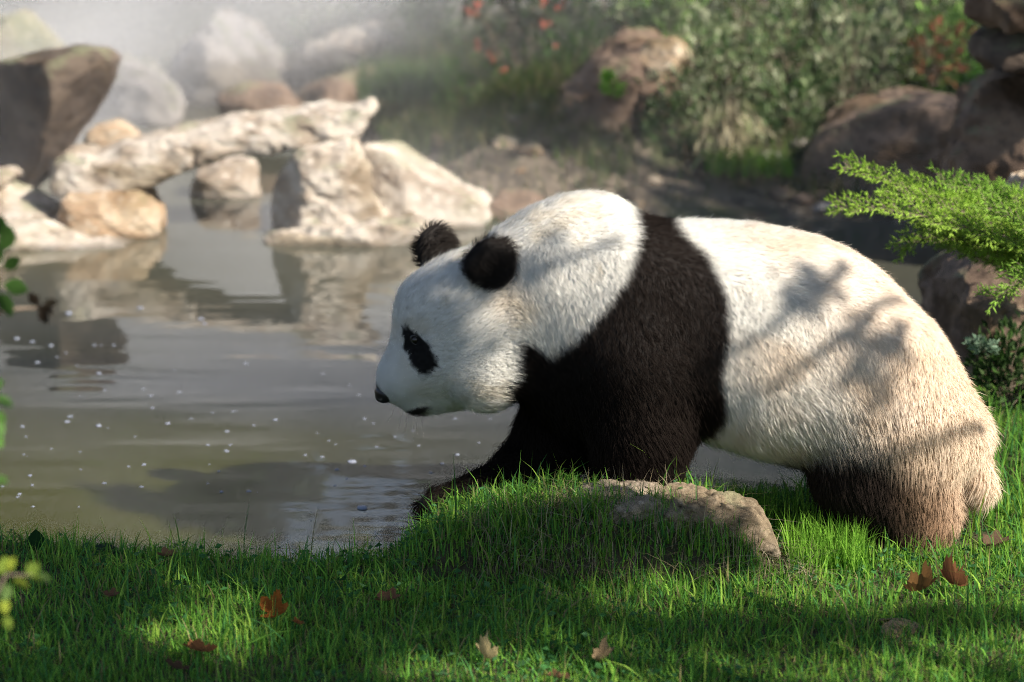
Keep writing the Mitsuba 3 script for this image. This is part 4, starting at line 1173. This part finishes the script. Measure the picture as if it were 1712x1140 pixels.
LEAVES = [(450, 1035, .060, (.34, .115, .03), 1.6, 52, 'bright orange brown fallen leaf standing in the lawn at lower left'), (502, 1047, .026, (.34, .12, .05), .7, 20, 'small russet fallen leaf right of the orange leaf'),
          (640, 1006, .055, (.22, .10, .06), .5, 15, 'reddish brown fallen leaf in the shaded lawn below the mound'), (345, 1095, .065, (.26, .11, .05), .6, 20, 'brown fallen leaf in the shade left of the bottom sunny streak'),
          (1530, 992, .07, (.20, .105, .04), 1.2, 12, 'yellow brown maple leaf lying on the lawn below the hind leg, left of a pair'), (1600, 988, .07, (.17, .075, .035), 1.2, 34, 'russet brown maple leaf tilted up in the grass, right of a pair'),
          (1492, 1040, .115, (.36, .26, .16), 1.0, 8, 'large curled tan leaf lying face down on the lawn at lower right'), (820, 1106, .045, (.36, .29, .15), 1.4, 12, 'pale straw coloured fallen leaf in the bottom sunny streak'), (1000, 1108, .04, (.27, .19, .11), 1.5, 20, 'light brown fallen leaf at the bottom centre'),
          (300, 1125, .05, (.10, .06, .04), .6, 25, 'dark brown fallen leaf at the bottom left'), (180, 1000, .035, (.16, .08, .05), .5, 20, 'dull brown fallen leaf in the shaded lawn at the left'), (285, 935, .04, (.18, .10, .06), .6, 45, 'brown fallen leaf at the edge of the water'), (1655, 915, .06, (.14, .09, .06), .6, 10, 'dark fallen leaf behind the panda\'s hind paw'), (940, 1140, .05, (.20, .11, .06), .5, 25, 'brown fallen leaf cut by the bottom edge')]
for i, (px, py, L, c, curl, tilt, lb) in enumerate(LEAVES):
    g = np.random.default_rng(600 + i)
    p = at_ground(px, py, 5.0, 8.0, .03)
    v, f = lobed(L * 1.2, g, curl * 1.5 if i != 6 else -1.0)
    v = v * [1, .72 if i % 3 else .9, 1]
    a, t = g.uniform(-.5, .5) + (math.pi if i % 2 else 0), math.radians(tilt)
    R = trimesh.transformations.euler_matrix(t, 0, a)[:3, :3]
    vc = np.asarray(c) * (1 + .5 * (meshkit.fbm(v * 60, 3, i) - .5))[:, None] * np.where(np.abs(v[:, [1]]) < .02 * L, 1.25, 1)
    k = 'fallen_leaf' + (f'_{i:03d}' if i else '')
    scene[k] = mikit.ply((v @ R.T + p + [0, 0, .003 + .22 * L * math.sin(t)], f), 'dead_leaf', smooth=True, color=np.clip(vc, .01, .9))
    tag(k, lb, 'leaf')

# ------------------------------------------------------------------ mist drifting over the far end of the pond
def mist_density(x, y, z):
    P = np.stack([x, y, z], -1)
    w = meshkit.fbm(P * [.8, .8, 1.1] + 3, 4, 31)
    a = (.26 * sst(11.3, 13.4, y - .25 * x) + 1.0 * sst(14.2, 18.5, y - .3 * x)) * sst(2.8, -.4, x - .12 * (y - 12)) * (.35 + .65 * sst(-3.2, -1.6, x + .15 * (y - 12)) + .4 * sst(13.5, 15.5, y))
    near = .35 * np.exp(-((x + .55) / .5) ** 2 - ((y - 12.0) / .8) ** 2) * np.exp(-z / .5)
    near = near + .085 * np.exp(-z / .4)
    return (a * np.exp(-np.maximum(z, 0) / 1.5) + near) * sst(.34, .66, w) * 1.15 * sst(-.6, -.05, z)


MLO, MHI = np.array([-9.0, 10.9, -.9]), np.array([3.2, 22.0, 4.6])
mx, my, mz = [np.linspace(MLO[i], MHI[i], (56, 56, 28)[i]) for i in range(3)]
MX, MY, MZ = np.meshgrid(mx, my, mz, indexing='ij')
MD = mist_density(MX, MY, MZ)
for ax in range(3):
    for e in (0, -1):
        sl = [slice(None)] * 3; sl[ax] = e; MD[tuple(sl)] = 0
scene['mist'] = {'type': 'cube', 'to_world': T().translate(((MLO + MHI) / 2).tolist()).scale(((MHI - MLO) / 2).tolist()), 'bsdf': {'type': 'null'},
                 'interior': {'type': 'heterogeneous', 'albedo': {'type': 'constvolume', 'value': rgb(.97, .965, .995)}, 'scale': MISTK,
                              'sigma_t': {'type': 'gridvolume', 'grid': mi.VolumeGrid(np.ascontiguousarray(MD.transpose(2, 1, 0)[..., None].astype(np.float32))), 'filter_type': 'trilinear',
                                          'to_world': T().translate(MLO.tolist()).scale((MHI - MLO).tolist())}}}
tag('mist', 'white mist drifting over the far end of the pond', kind='stuff')
